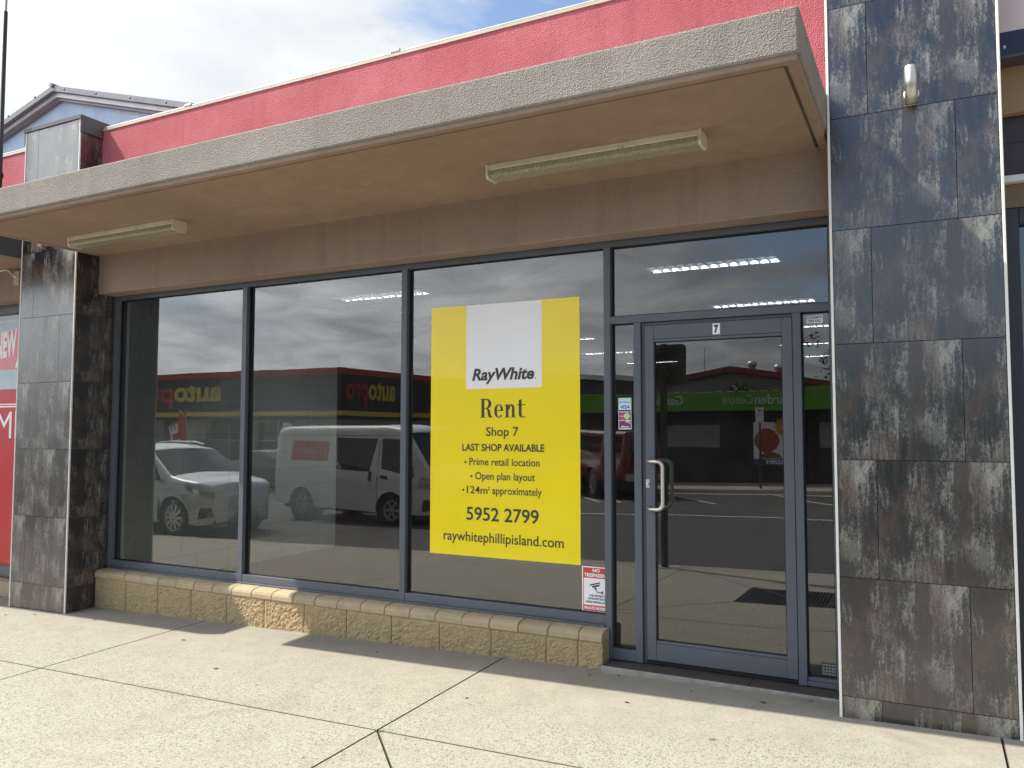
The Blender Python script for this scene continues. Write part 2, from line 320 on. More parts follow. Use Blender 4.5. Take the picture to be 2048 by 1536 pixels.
# ------------------------------------------------------------------ geometry helpers
class MB:
    def __init__(s): s.v = []; s.f = []; s.m = []; s.sm = []
    def add(s, vs, fs, mi=0, smooth=False):
        o = len(s.v); s.v += [tuple(v) for v in vs]
        for f in fs: s.f.append([i+o for i in f]); s.m.append(mi); s.sm.append(smooth)
        return s
    def box(s, x0, x1, y0, y1, z0, z1, mi=0):
        vs = [(x0, y0, z0), (x1, y0, z0), (x1, y1, z0), (x0, y1, z0), (x0, y0, z1), (x1, y0, z1), (x1, y1, z1), (x0, y1, z1)]
        return s.add(vs, [(0, 3, 2, 1), (4, 5, 6, 7), (0, 1, 5, 4), (1, 2, 6, 5), (2, 3, 7, 6), (3, 0, 4, 7)], mi)
    def poly(s, pts, mi=0): return s.add(pts, [tuple(range(len(pts)))], mi)
    def prism(s, pts, off, mi=0):
        """closed polygon pts (3-D) pushed along off"""
        n = len(pts); off = Vector(off); a = [Vector(p) for p in pts]
        vs = a+[p+off for p in a]
        nrm = sum(((a[i]-a[0]).cross(a[i+1]-a[0]) for i in range(1, n-1)), Vector())
        fs = [tuple(range(n)), tuple(range(2*n-1, n-1, -1))]+[(i, i+n, (i+1) % n+n, (i+1) % n) for i in range(n)]
        if nrm.dot(off) > 0: fs = [tuple(reversed(f)) for f in fs]
        return s.add(vs, fs, mi)
    def tube(s, path, r, n=10, mi=0, caps=True):
        P = [Vector(p) for p in path]; rs = r if isinstance(r, (list, tuple)) else [r]*len(P)
        rings = []; ref = None
        for i, p in enumerate(P):
            d = (P[min(i+1, len(P)-1)]-P[max(i-1, 0)]).normalized()
            if ref is None: ref = d.orthogonal().normalized()
            ref = (ref-d*ref.dot(d)).normalized(); q = d.cross(ref)
            rings.append([p+(ref*math.cos(2*math.pi*k/n)+q*math.sin(2*math.pi*k/n))*rs[i] for k in range(n)])
        vs = [v for r_ in rings for v in r_]; fs = []
        for i in range(len(P)-1):
            for k in range(n): fs.append((i*n+k, i*n+(k+1) % n, (i+1)*n+(k+1) % n, (i+1)*n+k))
        s.add(vs, fs, mi, True)
        if caps:
            s.add(rings[0], [tuple(reversed(range(n)))], mi); s.add(rings[-1], [tuple(range(n))], mi)
        return s
    def lathe(s, prof, center, axis=(0, 0, 1), n=24, mi=0, smooth=True):
        ax = Vector(axis).normalized(); u = ax.orthogonal().normalized(); w = ax.cross(u); c = Vector(center)
        vs = []; fs = []
        for (r, h) in prof:
            for k in range(n): vs.append(c+ax*h+(u*math.cos(2*math.pi*k/n)+w*math.sin(2*math.pi*k/n))*r)
        for i in range(len(prof)-1):
            for k in range(n): fs.append((i*n+k, i*n+(k+1) % n, (i+1)*n+(k+1) % n, (i+1)*n+k))
        s.add(vs, fs, mi, smooth); return s
    def sphere(s, c, r, n=12, mi=0):
        rx, ry, rz = r if isinstance(r, (tuple, list)) else (r, r, r); c = Vector(c); vs = []; fs = []
        for i in range(n+1):
            t = math.pi*i/n
            for k in range(2*n): a = math.pi*k/n; vs.append((c.x+rx*math.sin(t)*math.cos(a), c.y+ry*math.sin(t)*math.sin(a), c.z+rz*math.cos(t)))
        for i in range(n):
            for k in range(2*n): fs.append((i*2*n+k, (i+1)*2*n+k, (i+1)*2*n+(k+1) % (2*n), i*2*n+(k+1) % (2*n)))
        return s.add(vs, fs, mi, True)
    def build(s, name, mats, parent=None, bevel=0, seg=2, local=False):
        me = bpy.data.meshes.new(name); me.from_pydata(s.v, [], s.f)
        for m in (mats if isinstance(mats, (list, tuple)) else [mats]): me.materials.append(m)
        for p, mi, sm in zip(me.polygons, s.m, s.sm): p.material_index = mi; p.use_smooth = sm
        me.update()
        o = bpy.data.objects.new(name, me); COL.objects.link(o)
        if parent is not None:
            o.parent = parent
            if not local: o.location = -world_loc(parent)
        if bevel:
            b = o.modifiers.new('bevel', 'BEVEL'); b.width = bevel; b.segments = seg; b.limit_method = 'ANGLE'; b.angle_limit = R(40)
        return o
def world_loc(o):
    l = Vector(o.location)
    return l+world_loc(o.parent) if o.parent else l
def thing(name, label, cat, loc=(0, 0, 0), rz=0, group=None):
    o = bpy.data.objects.new(name, None); COL.objects.link(o); o.location = loc; o.rotation_euler = (0, 0, rz); o.empty_display_size = .1
    return tag(o, label, cat, group)
def tag(o, label, cat, group=None, kind=None):
    o['label'] = label; o['category'] = cat
    if group: o['group'] = group
    if kind: o['kind'] = kind
    return o
def struct(o): o['kind'] = 'structure'; return o

_FT = {}
def glyphs(txt, bold=0.0, shear=0.0, res=4):
    """text as flat triangles in a unit font; returns verts, faces (x right, y up)"""
    k = (txt, bold, shear, res)
    if k in _FT: return _FT[k]
    c = bpy.data.curves.new('lettering', 'FONT'); c.body = txt; c.size = 1; c.resolution_u = res; c.offset = bold; c.shear = shear
    o = bpy.data.objects.new('lettering', c); COL.objects.link(o); bpy.context.view_layer.update()
    dg = bpy.context.evaluated_depsgraph_get(); me = bpy.data.meshes.new_from_object(o.evaluated_get(dg))
    vs = [(v.co.x, v.co.y) for v in me.vertices]; fs = [tuple(p.vertices) for p in me.polygons]
    bpy.data.objects.remove(o); bpy.data.curves.remove(c); bpy.data.meshes.remove(me)
    _FT[k] = (vs, fs); return vs, fs
def text(mb, txt, org, right, up, x0, x1, base, cap, mi=0, bold=.012, shear=0, lift=.0015):
    """lettering fitted between x0..x1 (along right) on a baseline, capital height cap; raised by lift"""
    vs, fs = glyphs(txt, bold, shear); org = Vector(org); right = Vector(right); up = Vector(up); nr = right.cross(up)
    a = min(v[0] for v in vs); b = max(v[0] for v in vs); sx = (x1-x0)/(b-a); sz = cap/.682
    mb.add([org+right*(x0+(v[0]-a)*sx)+up*(base+v[1]*sz)+nr*lift for v in vs], fs, mi)
def dup(root, loc=None, label=None, group=None):
    def cp(o, par):
        c = o.copy(); COL.objects.link(c); c.parent = par
        for ch in o.children: cp(ch, c)
        return c
    r = cp(root, None)
    if loc is not None: r.location = loc
    if label: r['label'] = label
    if group: r['group'] = group
    return r
def gz(x, y): return .021*(x-1.4)+.02*(y+.39)-.012          # the footpath falls gently to the left and to the road
def rz_(x): return .021*(x-1.4)-.22                            # road level

# ------------------------------------------------------------------ ground, road, kerbs
def inset(poly, d):
    n = len(poly); area = sum(poly[i][0]*poly[(i+1) % n][1]-poly[(i+1) % n][0]*poly[i][1] for i in range(n))
    if area < 0: poly = poly[::-1]
    out = []
    for i in range(n):
        p0 = Vector(poly[i-1]); p1 = Vector(poly[i]); p2 = Vector(poly[(i+1) % n])
        d1 = (p1-p0).normalized(); d2 = (p2-p1).normalized(); n1 = Vector((-d1.y, d1.x)); n2 = Vector((-d2.y, d2.x))
        k = (n1+n2); k = k/ max(.15, k.dot(n1)); out.append(p1+k*d)
    return out
def build_ground():
    mb = MB(); xs = [-700, -90]+[-80+10*i for i in range(17)]+[90, 700]; ys = [-700, -60, -18.6, -5.6, 40, 700]
    zf = lambda x: rz_(max(-80, min(80, x)))-.06
    mb.add([(x, y, zf(x)) for y in ys for x in xs], [(j*len(xs)+i, j*len(xs)+i+1, (j+1)*len(xs)+i+1, (j+1)*len(xs)+i) for j in range(len(ys)-1) for i in range(len(xs)-1)])
    struct(mb.build('ground', flat('bare_ground', (.20, .18, .14), .95, 0, .2, .25, .3)))
    mb = MB(); xs = [-80+10*i for i in range(17)]; ys = [-18.0, -12, -5.1]
    mb.add([(x, y, rz_(x)+.004) for y in ys for x in xs], [(j*len(xs)+i, j*len(xs)+i+1, (j+1)*len(xs)+i+1, (j+1)*len(xs)+i) for j in range(2) for i in range(len(xs)-1)])
    # side street between the two far shops
    mb.add([(-24, -70, rz_(-24)+.004), (-13.5, -70, rz_(-13.5)+.004), (-13.5, -18.0, rz_(-13.5)+.004), (-24, -18.0, rz_(-24)+.004)], [(0, 1, 2, 3)])
    struct(mb.build('road', MATS['asphalt']))
    # footpath slabs with open joints over a darker bed
    slabs = []
    X = [-14.435, -11.685, -8.935, -6.185, -3.435, -.68, 2.12, 4.87, 7.62]
    for i in range(len(X)-1):
        a, b = X[i], X[i+1]
        slabs.append([(a, -1.49), (b, -1.49), (b, .12), (a, .12)])
        if a == -.68:
            g0, g1, h0, h1 = .265, 1.865, -2.455, -3.26
            slabs += [[(a, -1.49), (b, -1.49), (g1, h0), (g0, h0)], [(a, -1.49), (g0, h0), (g0, h1), (a, -4.36)],
                      [(b, -1.49), (b, -4.36), (g1, h1), (g1, h0)], [(a, -4.36), (g0, h1), (g1, h1), (b, -4.36)]]
        else: slabs.append([(a, -4.36), (b, -4.36), (b, -1.49), (a, -1.49)])
    mb = MB()
    for s in slabs:
        p = inset(s, .0036); q = inset(s, .006); n = len(p)
        vs = [(v.x, v.y, gz(v.x, v.y)) for v in q]+[(v.x, v.y, gz(v.x, v.y)-.004) for v in p]+[(v.x, v.y, gz(v.x, v.y)-.03) for v in p]
        mb.add(vs, [tuple(range(n))]); mb.add(vs, [(i, i+n, (i+1) % n+n, (i+1) % n) for i in range(n)]+[(i+n, i+2*n, (i+1) % n+2*n, (i+1) % n+n) for i in range(n)], 1)
    mb.add([(x, y, gz(x, y)-.02) for x, y in ((-14.4, -4.36), (7.6, -4.36), (7.6, .12), (-14.4, .12))], [(0, 1, 2, 3)], 1)
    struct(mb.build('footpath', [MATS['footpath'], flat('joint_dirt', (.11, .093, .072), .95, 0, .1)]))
    # near kerb and concrete gutter
    mb = MB(); prof = [(-4.369, 0), (-4.50, -.004), (-4.53, -.03), (-4.545, None), (-5.12, None)]
    for i in range(8):
        a, b = X[i]+.003, X[i+1]-.003; vs = []
        for x in (a, b):
            for k, (y, dz) in enumerate(prof): vs.append((x, y, gz(x, -4.37)+dz if dz is not None else rz_(x)+(.012 if k == 3 else .010)))
            vs.append((x, -5.12, rz_(x)-.05)); vs.append((x, -4.369, rz_(x)-.05))
        n = len(prof)+2; mb.add(vs, [(k, k+n, k+n+1, k+1) for k in range(n-1)])
    struct(mb.build('kerb', stucco('kerb_concrete', (.34, .32, .28), (.42, .39, .34), 60, .4, .005)))
    # far kerb and footpath
    mb = MB()
    for i in range(-9, 5):
        a, b = i*4+.004, (i+1)*4-.004
        if -24 < a < -14: continue
        vs = []
        for x in (a, b):
            for y, dz in ((-17.75, .01), (-18.0, .02), (-18.03, .13), (-18.2, .15), (-20.6, .17)): vs.append((x, y, rz_(x)+dz))
        mb.add(vs, [(k, k+1, k+6, k+5) for k in range(4)])
    struct(mb.build('far_footpath', MATS['kerb_concrete']))
    # painted road lines
    mb = MB(); W = flat('road_paint', (.62, .62, .58), .7, 0, .3, .15, 8)
    def line(x0, y0, x1, y1, w=.1):
        d = Vector((x1-x0, y1-y0)).normalized(); n = Vector((-d.y, d.x))*w/2
        mb.add([(x0+n.x, y0+n.y, rz_(x0)+.009), (x1+n.x, y1+n.y, rz_(x1)+.009), (x1-n.x, y1-n.y, rz_(x1)+.009), (x0-n.x, y0-n.y, rz_(x0)+.009)], [(3, 2, 1, 0)])
    line(-40, -11.9, 30, -11.3, .11)
    for k in range(-6, 8): line(-4.9+3.0*k, -17.7, -2.75+3.0*k, -14.6, .1)
    struct(mb.build('road_marking', W))
build_ground()

# ------------------------------------------------------------------ the shop
def tiles_on(mb, x0, x1, y0, y1, z0, z1, mi=0, g=.0035, face='y', shift=0.0):
    """one tile as a thin island leaving a grout gap; remembers where its print starts"""
    if not hasattr(mb, 'uvo'): mb.uvo = {}
    n0 = len(mb.f)
    if face == 'y': mb.box(x0+g/2, x1-g/2, y0, y1, z0+g/2, z1-g/2, mi)
    else: mb.box(x0, x1, y0+g/2, y1-g/2, z0+g/2, z1-g/2, mi)
    for k in range(n0, len(mb.f)): mb.uvo[k] = ((x0 if face == 'y' else y0)-shift, z0-(.6-(z1-z0) if z1-z0 < .5 else 0), face)
def tile_uv(o, mb, loc):
    uv = o.data.uv_layers.new(name='print'); h = 0
    for p in o.data.polygons:
        r = mb.uvo.get(p.index)
        for li in p.loop_indices:
            v = mb.v[o.data.loops[li].vertex_index]
            uv.data[li].uv = ((v[0]-r[0] if r[2] == 'y' else v[1]-r[0]), v[2]-r[1]) if r else (0, 0)
def pillar(parent, xl, xr, rows, zbot, ztop, pattern, cap=True):
    yf = -.393; core = MB(); core.box(xl+.007, xr-.007, yf+.008, .10, zbot-.1, ztop, 1)
    cuts = [zbot]+[z for z in rows if zbot+.03 < z < ztop]+[ztop]
    for i in range(len(cuts)-1):
        z0, z1 = cuts[i], cuts[i+1]; s = .2 if pattern[i % len(pattern)] else .6; xm = xl+s*(xr-xl)/.8
        tiles_on(core, xl+.013, xm, yf, yf+.009, z0, z1, shift=0 if s > .3 else .4); tiles_on(core, xm, xr-.013, yf, yf+.009, z0, z1, shift=.0)
        for xa, xb in ((xl, xl+.008), (xr-.008, xr)): tiles_on(core, xa, xb, yf+.013, .10, z0, z1, face='x')
    p = core.build('pillar', [MATS['tile'], GROUT], parent); tile_uv(p, core, None)
    for xa, xb in ((xl-.002, xl+.0115), (xr-.0115, xr+.002)):
        t = MB(); t.box(xa, xb, yf-.003, yf+.0105, zbot-.02, ztop); t.build('corner_trim', TRIM, p, .002, 1)
    if cap:
        t = MB(); t.box(xl-.016, xr+.016, yf-.012, -.06, ztop, ztop+.012)
        t.box(xl-.016, xr+.016, yf-.012, yf-.006, ztop-.022, ztop-.0005)
        t.box(xr+.004, xr+.015, yf-.0055, -.06, ztop-.14, ztop-.0005); t.box(xl-.015, xl-.004, yf-.0055, -.06, ztop-.14, ztop-.0005)
        t.build('cap_flashing', DARKFLASH, p)
    return p
def awning(parent, x0, x1, m_fascia, m_soffit, name='awning'):
    Y0, Y1, Z0, Z1 = -1.396, -.172, 3.0457, 3.2532
    mb = MB(); mb.box(x0, x1, Y0, Y1, Z0, Z1); a = mb.build(name, m_fascia, parent, .012, 2)
    mb = MB()
    mb.box(x0+.012, x1-.012, Y0+.012, Y0+.060, Z0-.026, Z0+.004)                 # drip edge
    mb.box(x0+.012, x0+.060, Y0+.060, Y1, Z0-.026, Z0+.003); mb.box(x1-.060, x1-.012, Y0+.060, Y1, Z0-.026, Z0+.003)
    mb.box(x0+.075, x1-.075, Y0+.078, Y1, Z0-.024, Z0+.004)                     # soffit board inside the groove
    mb.build('soffit', m_soffit, a, .006, 2); return a

SHOP = thing('shop_building', 'single-storey shop with red rendered parapet, grey roughcast awning, dark streaked tile pillars and blue-grey shopfront', 'shop', (-1.7, 0, 0))
def build_shop():
    P = SHOP
    mb = MB(); mb.box(-4.8324+.002, 1.4125-.002, -.172, .30, 3.049, 4.205); mb.build('upper_wall', MATS['red_render'], P)
    mb = MB(); mb.box(-4.8324+.002, 1.4125-.002, -.172, .12, 2.6803, 3.0455); mb.build('lintel', MATS['brown_render'], P, .004, 1)
    # white rolled gutter edge along the parapet
    mb = MB(); mb.box(-4.82, 1.410, -.172, .32, 4.207, 4.219)
    mb.tube([(-4.82, -.160, 4.216), (1.410, -.160, 4.216)], .013, 12)
    for x in (-3.72, -1.56, .7): mb.tube([(x-.035, -.158, 4.222), (x+.035, -.158, 4.222)], .024, 12)
    mb.box(-4.82, 1.410, -.180, -.1725, 4.186, 4.206, 1)  # tan strip: shade under the white roll put into the colour
    mb.build('parapet_gutter', [flat('weathered_white', (.50, .49, .46), .4, 0, .5, .2, 6), flat('shaded_gutter_underside', (.62, .52, .42), .4)], P)
    awning(P, -4.828, 1.4075, MATS['roughcast'], MATS['soffit_paint'])
    pillar(P, -5.6306, -4.8324, [.0733+.6*k for k in range(8)], gz(-5.2, -.393)-.03, 4.255, [1, 1, 0, 1, 0, 1, 0, 1])
    pillar(P, 1.4125, 2.2054, [.0966+.6*k for k in range(8)], gz(1.8, -.393)-.03, 4.255, [1, 0, 1, 0, 1, 0, 1, 0])
    # frame
    mb = MB(); D0, D1 = 0, .095
    for a, b, z0, z1 in ((-4.8324, -4.78, .200, 2.64), (-3.215, -3.165, .212, 2.64), (-1.606, -1.557, .212, 2.64), (-.011, .0345, .0, 2.64), (1.362, 1.4125, .0, 2.64)):
        mb.box(a, b, D0, D1, z0, z1)
    mb.box(-4.8324, 1.4125, -.002, D1, 2.64, 2.679)
    for a, b in ((-4.78, -3.215), (-3.165, -1.606), (-1.557, -.011)):
        mb.box(a, b, .003, D1, .212, .270)
    mb.box(-4.78, -.011, -.012, D1, .197, .2115)
    mb.box(.0345, 1.362, .001, D1, 2.134, 2.182)
    mb.box(.190, .2375, .0, D1, .002, 2.134); mb.box(1.158, 1.2055, .0, D1, .002, 2.134)
    mb.box(.2375, .2585, .022, D1, .002, 2.134); mb.box(1.1450, 1.158, .047, D1, .002, 2.134)
    mb.box(.2585, 1.158, .026, D1, 2.112, 2.134)
    mb.box(.0345, .190, .003, D1, .004, .070)
    mb.box(1.2055, 1.362, .002, D1, .004, .030); mb.box(1.2055, 1.362, .010, D1, .0305, .052)
    mb.build('shopfront_frame', FRAME, P, .003, 2)
    mb = MB()                                                                   # black rubber glazing beads
    for a, b, z0, z1 in ((-4.78, -3.215, .270, 2.64), (-3.165, -1.606, .270, 2.64), (-1.557, -.011, .270, 2.64), (.0345, 1.362, 2.182, 2.64), (.0345, .190, .070, 2.134), (1.2055, 1.362, .052, 2.134)):
        t = .007
        mb.box(a, a+t, .034, .058, z0, z1); mb.box(b-t, b, .034, .058, z0, z1); mb.box(a+t, b-t, .034, .058, z1-t, z1); mb.box(a+t, b-t, .034, .058, z0, z0+t)
    mb.build('glazing_bead', GASKET, P)
    for i, (a, b, z0, z1) in enumerate(((-4.78, -3.215, .270, 2.64), (-3.165, -1.606, .270, 2.64), (-1.557, -.011, .270, 2.64), (.0345, 1.362, 2.182, 2.64), (.0345, .190, .070, 2.134), (1.2055, 1.362, .052, 2.134))):
        j = [random.Random(40+i*4+k).uniform(-.0014, .0014) for k in range(4)]
        mb = MB(); mb.poly([(a+.003, .045+j[0], z0+.003), (b-.003, .045+j[1], z0+.003), (b-.003, .045+j[2], z1-.003), (a+.003, .045+j[0]-j[1]+j[2], z1-.003)])
        mb.build('window_pane', MATS['window_glass' if i < 3 else 'door_glass'], P)
    # door
    mb = MB(); y0, y1 = -.004, .040
    mb.box(.267, .325, y0, y1, .032, 2.108); mb.box(1.100, 1.1565, y0, y1, .032, 2.108)
    mb.box(.325, 1.100, y0+.001, y1, .032, .134); mb.box(.325, 1.100, y0+.004, y1, .1355, .152); mb.box(.325, 1.100, y0+.001, y1, 2.022, 2.108); mb.box(.325, 1.100, y0+.004, y1, 2.004, 2.0205)
    d = mb.build('door', FRAME, P, .0025, 2)
    mb = MB(); t = .006
    mb.box(.325, .325+t, .012, .028, .152, 2.004); mb.box(1.100-t, 1.100, .012, .028, .152, 2.004); mb.box(.331, 1.094, .012, .028, .152, .158); mb.box(.331, 1.094, .012, .028, 1.998, 2.004)
    mb.box(.26, 1.16, .02, .06, .004, .031)  # black strip painted in for the dark gap under the door
    mb.build('door_seal_and_gap', GASKET, d)
    mb = MB(); mb.poly([(.327, .020, .154), (1.098, .020, .154), (1.098, .020, 2.002), (.327, .020, 2.002)]); mb.build('door_pane', MATS['door_glass'], d)
    for s in (-1, 1):
        mb = MB(); yb = -.004 if s < 0 else .040
        pts = []
        zt, zb, xo = 1.256, .962, .397
        pts = [(.288, yb, zt), (.292, yb+s*.035, zt), (.315, yb+s*.062, zt), (.352, yb+s*.070, zt)]
        for k in range(6): a = math.pi/2*k/5; pts.append((xo-.036+.036*math.sin(a), yb+s*.072, zt-.036+.036*math.cos(a)))
        for k in range(6): a = math.pi/2*k/5; pts.append((xo-.036+.036*math.cos(a), yb+s*.072, zb+.036-.036*math.sin(a)))
        pts += [(.352, yb+s*.070, zb), (.315, yb+s*.062, zb), (.292, yb+s*.035, zb), (.288, yb, zb)]
        mb.tube(pts, .0125, 14); h = mb.build('handle', STEEL, d)
        if s < 0: h['label'] = 'outer cranked steel D handle'
    mb = MB(); mb.box(.268, .292, -.0075, -.0045, 1.088, 1.142); mb.lathe([(.0, .008), (.008, .008), (.009, 0)], (.280, -.0075, 1.112), (0, -1, 0), 14)
    mb.build('lock', ALU, d, .001, 1)
    # brick plinth
    mb = MB(); rnd = random.Random(3)
    xs = [.017, -.152, -.372]+[-.372-.4045*k for k in range(1, 11)]+[-4.8304]; xs = [x for i, x in enumerate(xs) if i == len(xs)-1 or x > -4.75]
    for i in range(len(xs)-1):
        b, a = xs[i]-.003, xs[i+1]+.003; nx = max(2, int((b-a)/.009)); nz = 26; z0 = gz((a+b)/2, -.12)-.08; z1 = .1255
        V = []
        for j in range(nz+1):
            for k in range(nx+1):
                e = min(k, nx-k, j, nz-j); q = min(1, e/1.5)
                x = a+(b-a)*k/nx; z = z0+(z1-z0)*j/nz
                y = -.113-.010*q*(.5+.45*noise.noise(Vector((x*18, 3.1, z*18)))+.55*noise.noise(Vector((x*45, 7.7, z*45)))+.5*noise.noise(Vector((x*95, 1.7, z*95))))
                V.append((x, y, z))
        n = nx+1; mb.add(V, [(j*n+k, j*n+k+1, (j+1)*n+k+1, (j+1)*n+k) for j in range(nz) for k in range(nx)])
        mb.add([(a, -.109, z0), (b, -.109, z0), (b, .09, z0), (a, .09, z0), (a, -.109, z1), (b, -.109, z1), (b, .09, z1), (a, .09, z1)], [(4, 5, 6, 7), (1, 2, 6, 5), (3, 0, 4, 7)])
    mb.box(-4.8304, .012, -.1085, .085, gz(-4.8, 0)-.1, .124, 1)
    pl = mb.build('plinth', [MATS['split_block'], flat('sandy_mortar', (.42, .23, .10), .95, 0, .1, .2, 20)], P)
    mb = MB(); x = .0165; first = True
    while x > -4.83:
        w = .158 if first else .2145; first = False; a = max(-4.8304, x-w); o = rnd.uniform(-.003, .003); t = rnd.uniform(-.002, .002)
        prof = [(.02, .126), (-.121+o, .126), (-.1255+o, .132), (-.1255+o, .160), (-.118+o, .178), (-.098+o, .190+t), (-.060, .1955+t), (.02, .197)]
        mb.prism([(a+.004, y, z) for y, z in prof], (x-a-.007, 0, 0)); x = a
    mb.box(-4.8304, .010, -.1185, .02, .1255, .170, 1)
    mb.build('sill_course', [MATS['sill_brick'], MATS['sandy_mortar']], pl, .004, 2)
    # threshold
    mb = MB(); 
    for a, b in ((.022, .36), (.364, .90), (.904, 1.4115)): mb.box(a, b, -.150, .12, -.06, -.0015)
    th = mb.build('threshold', flat('dark_step_tile', (.075, .065, .058), .6, 0, .4, .2, 9), P)
    mb = MB(); mb.box(.021, 1.4115, -.166, -.1505, -.08, .0015); mb.build('nosing', flat('worn_nosing', (.36, .34, .305), .5, .3, .5, .2, 15), th, .003, 2)
    # inside
    mb = MB(); mb.box(-4.90, -4.765, .096, 3.1, -.1, 3.2); mb.build('interior_wall', MATS['blockwork'], P)
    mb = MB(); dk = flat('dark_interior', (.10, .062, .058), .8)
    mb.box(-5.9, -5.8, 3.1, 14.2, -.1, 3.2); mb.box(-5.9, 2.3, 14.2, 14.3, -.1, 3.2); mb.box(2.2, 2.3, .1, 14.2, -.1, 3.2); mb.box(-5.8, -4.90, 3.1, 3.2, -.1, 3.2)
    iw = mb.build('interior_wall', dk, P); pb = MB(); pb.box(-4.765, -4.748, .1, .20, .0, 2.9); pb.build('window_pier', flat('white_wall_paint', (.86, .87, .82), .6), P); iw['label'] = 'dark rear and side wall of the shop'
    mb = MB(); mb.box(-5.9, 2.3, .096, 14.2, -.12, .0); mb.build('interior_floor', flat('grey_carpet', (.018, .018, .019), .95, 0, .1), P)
    mb = MB(); mb.box(-5.9, 2.3, .30, 14.4, 3.2, 3.4, 2)
    for k in range(-5, 3):
        for j in range(-3, 21):
            xa, xb, ya, yb = -.42+1.2*k, -.42+1.2*(k+1), 1.4+.6*j, 2.0+.6*j
            if k in (0, -3) and j >= 1 and (j-1) % 4 == 0 and j < 18: ya += .306
            xa, xb, ya, yb = max(-5.9, xa), min(2.3, xb), max(.125, ya), yb
            if xb-xa > .02 and yb-ya > .02: mb.box(xa, xb, ya, yb, 2.905, 2.93)
    for k in range(-4, 3): x = -.42+1.2*k; mb.box(x-.016, x+.016, .13, 14.1, 2.899, 2.9045, 1)
    for k in range(-2, 21): y = 1.4+.6*k; mb.box(-5.8, 2.2, y-.010, y+.010, 2.9005, 2.9047, 1)
    mb.build('interior_ceiling', [flat('ceiling_tile', (.74, .74, .72), .9, 0, .2, .04), flat('ceiling_grid', (.16, .16, .17), .5), DARKFLASH], P)
build_shop()

# recessed louvred lights inside the shop
def troffer():
    t = thing('ceiling_light', 'louvred ceiling light seen through the transom above the door', 'ceiling light', (.18, 2.15, 2.905), 0, 'recessed lights in the shop ceiling')
    W, D = .597, .150; mb = MB(); WE = flat('white_enamel', (.82, .82, .82), .4); RF = flat('silvered_louvre', (.07, .07, .075), .3, .0)
    mb.box(-W, W, -D, D, .085, .09); mb.box(-W, W, -D, -D+.008, 0, .085); mb.box(-W, W, D-.008, D, 0, .085); mb.box(-W, -W+.008, -D+.008, D-.008, 0, .085); mb.box(W-.008, W, -D+.008, D-.008, 0, .085)
    mb.build('housing', WE, t, local=True)
    mb = MB()
    for k in range(14):
        x = -W+.03+(2*W-.06)*k/13; mb.prism([(x-.004, -D+.01, .0), (x+.004, -D+.01, .0), (x+.016, -D+.01, .042), (x-.016, -D+.01, .042)], (0, 2*D-.02, 0))
    mb.prism([(-W+.01, -.006, 0), (-W+.01, .006, 0), (-W+.01, .02, .042), (-W+.01, -.02, .042)], (2*W-.02, 0, 0)); mb.build('louvre', RF, t, local=True)
    lit = flat('lit_tube', (.97, .98, 1.0), .4, 0, .5, .01, emit=40.0)
    for y in (-.075, .075):
        m = MB(); m.tube([(-W+.02, y, .062), (W-.02, y, .062)], .013, 8); m.build('tube', lit, t, local=True)
    return t
T0 = troffer()
lab = {(0, 0): None, (1, 0): 'louvred ceiling light seen in the top of the window left of the poster', (0, 1): 'louvred ceiling light just above the door-head transom bar'}
for r in range(5):
    for c in range(2):
        if (c, r) == (0, 0): continue
        dup(T0, (.18-3.6*c, 2.15+2.4*r, 2.905), lab.get((c, r), 'louvred ceiling light further back in the dim shop'))

# short chains left hanging behind the glass
def chain():
    mb = MB()
    for k in range(16):
        z = -.0235*k-.012; a = 0 if k % 2 else math.pi/2; pts = []
        for j in range(9): q = 2*math.pi*j/8; pts.append((math.cos(q)*.008*math.cos(a), math.cos(q)*.008*math.sin(a), z+math.sin(q)*.014))
        mb.tube(pts, .0034, 5, caps=False)
    o = mb.build('blind_chain', flat('dull_chain', (.03, .03, .03), .5, .3)); o.location = (.098, .30, 2.90)
    return tag(o, 'short thin chain hanging from the shop ceiling behind the glass', 'chain', 'blind chains behind the shop glass')
C0 = chain()
for x in (1.178, -1.35, -.452, -4.715, -2.05, -2.9, -3.75):
    c = C0.copy(); COL.objects.link(c); c.location = (x, .30, 2.90)

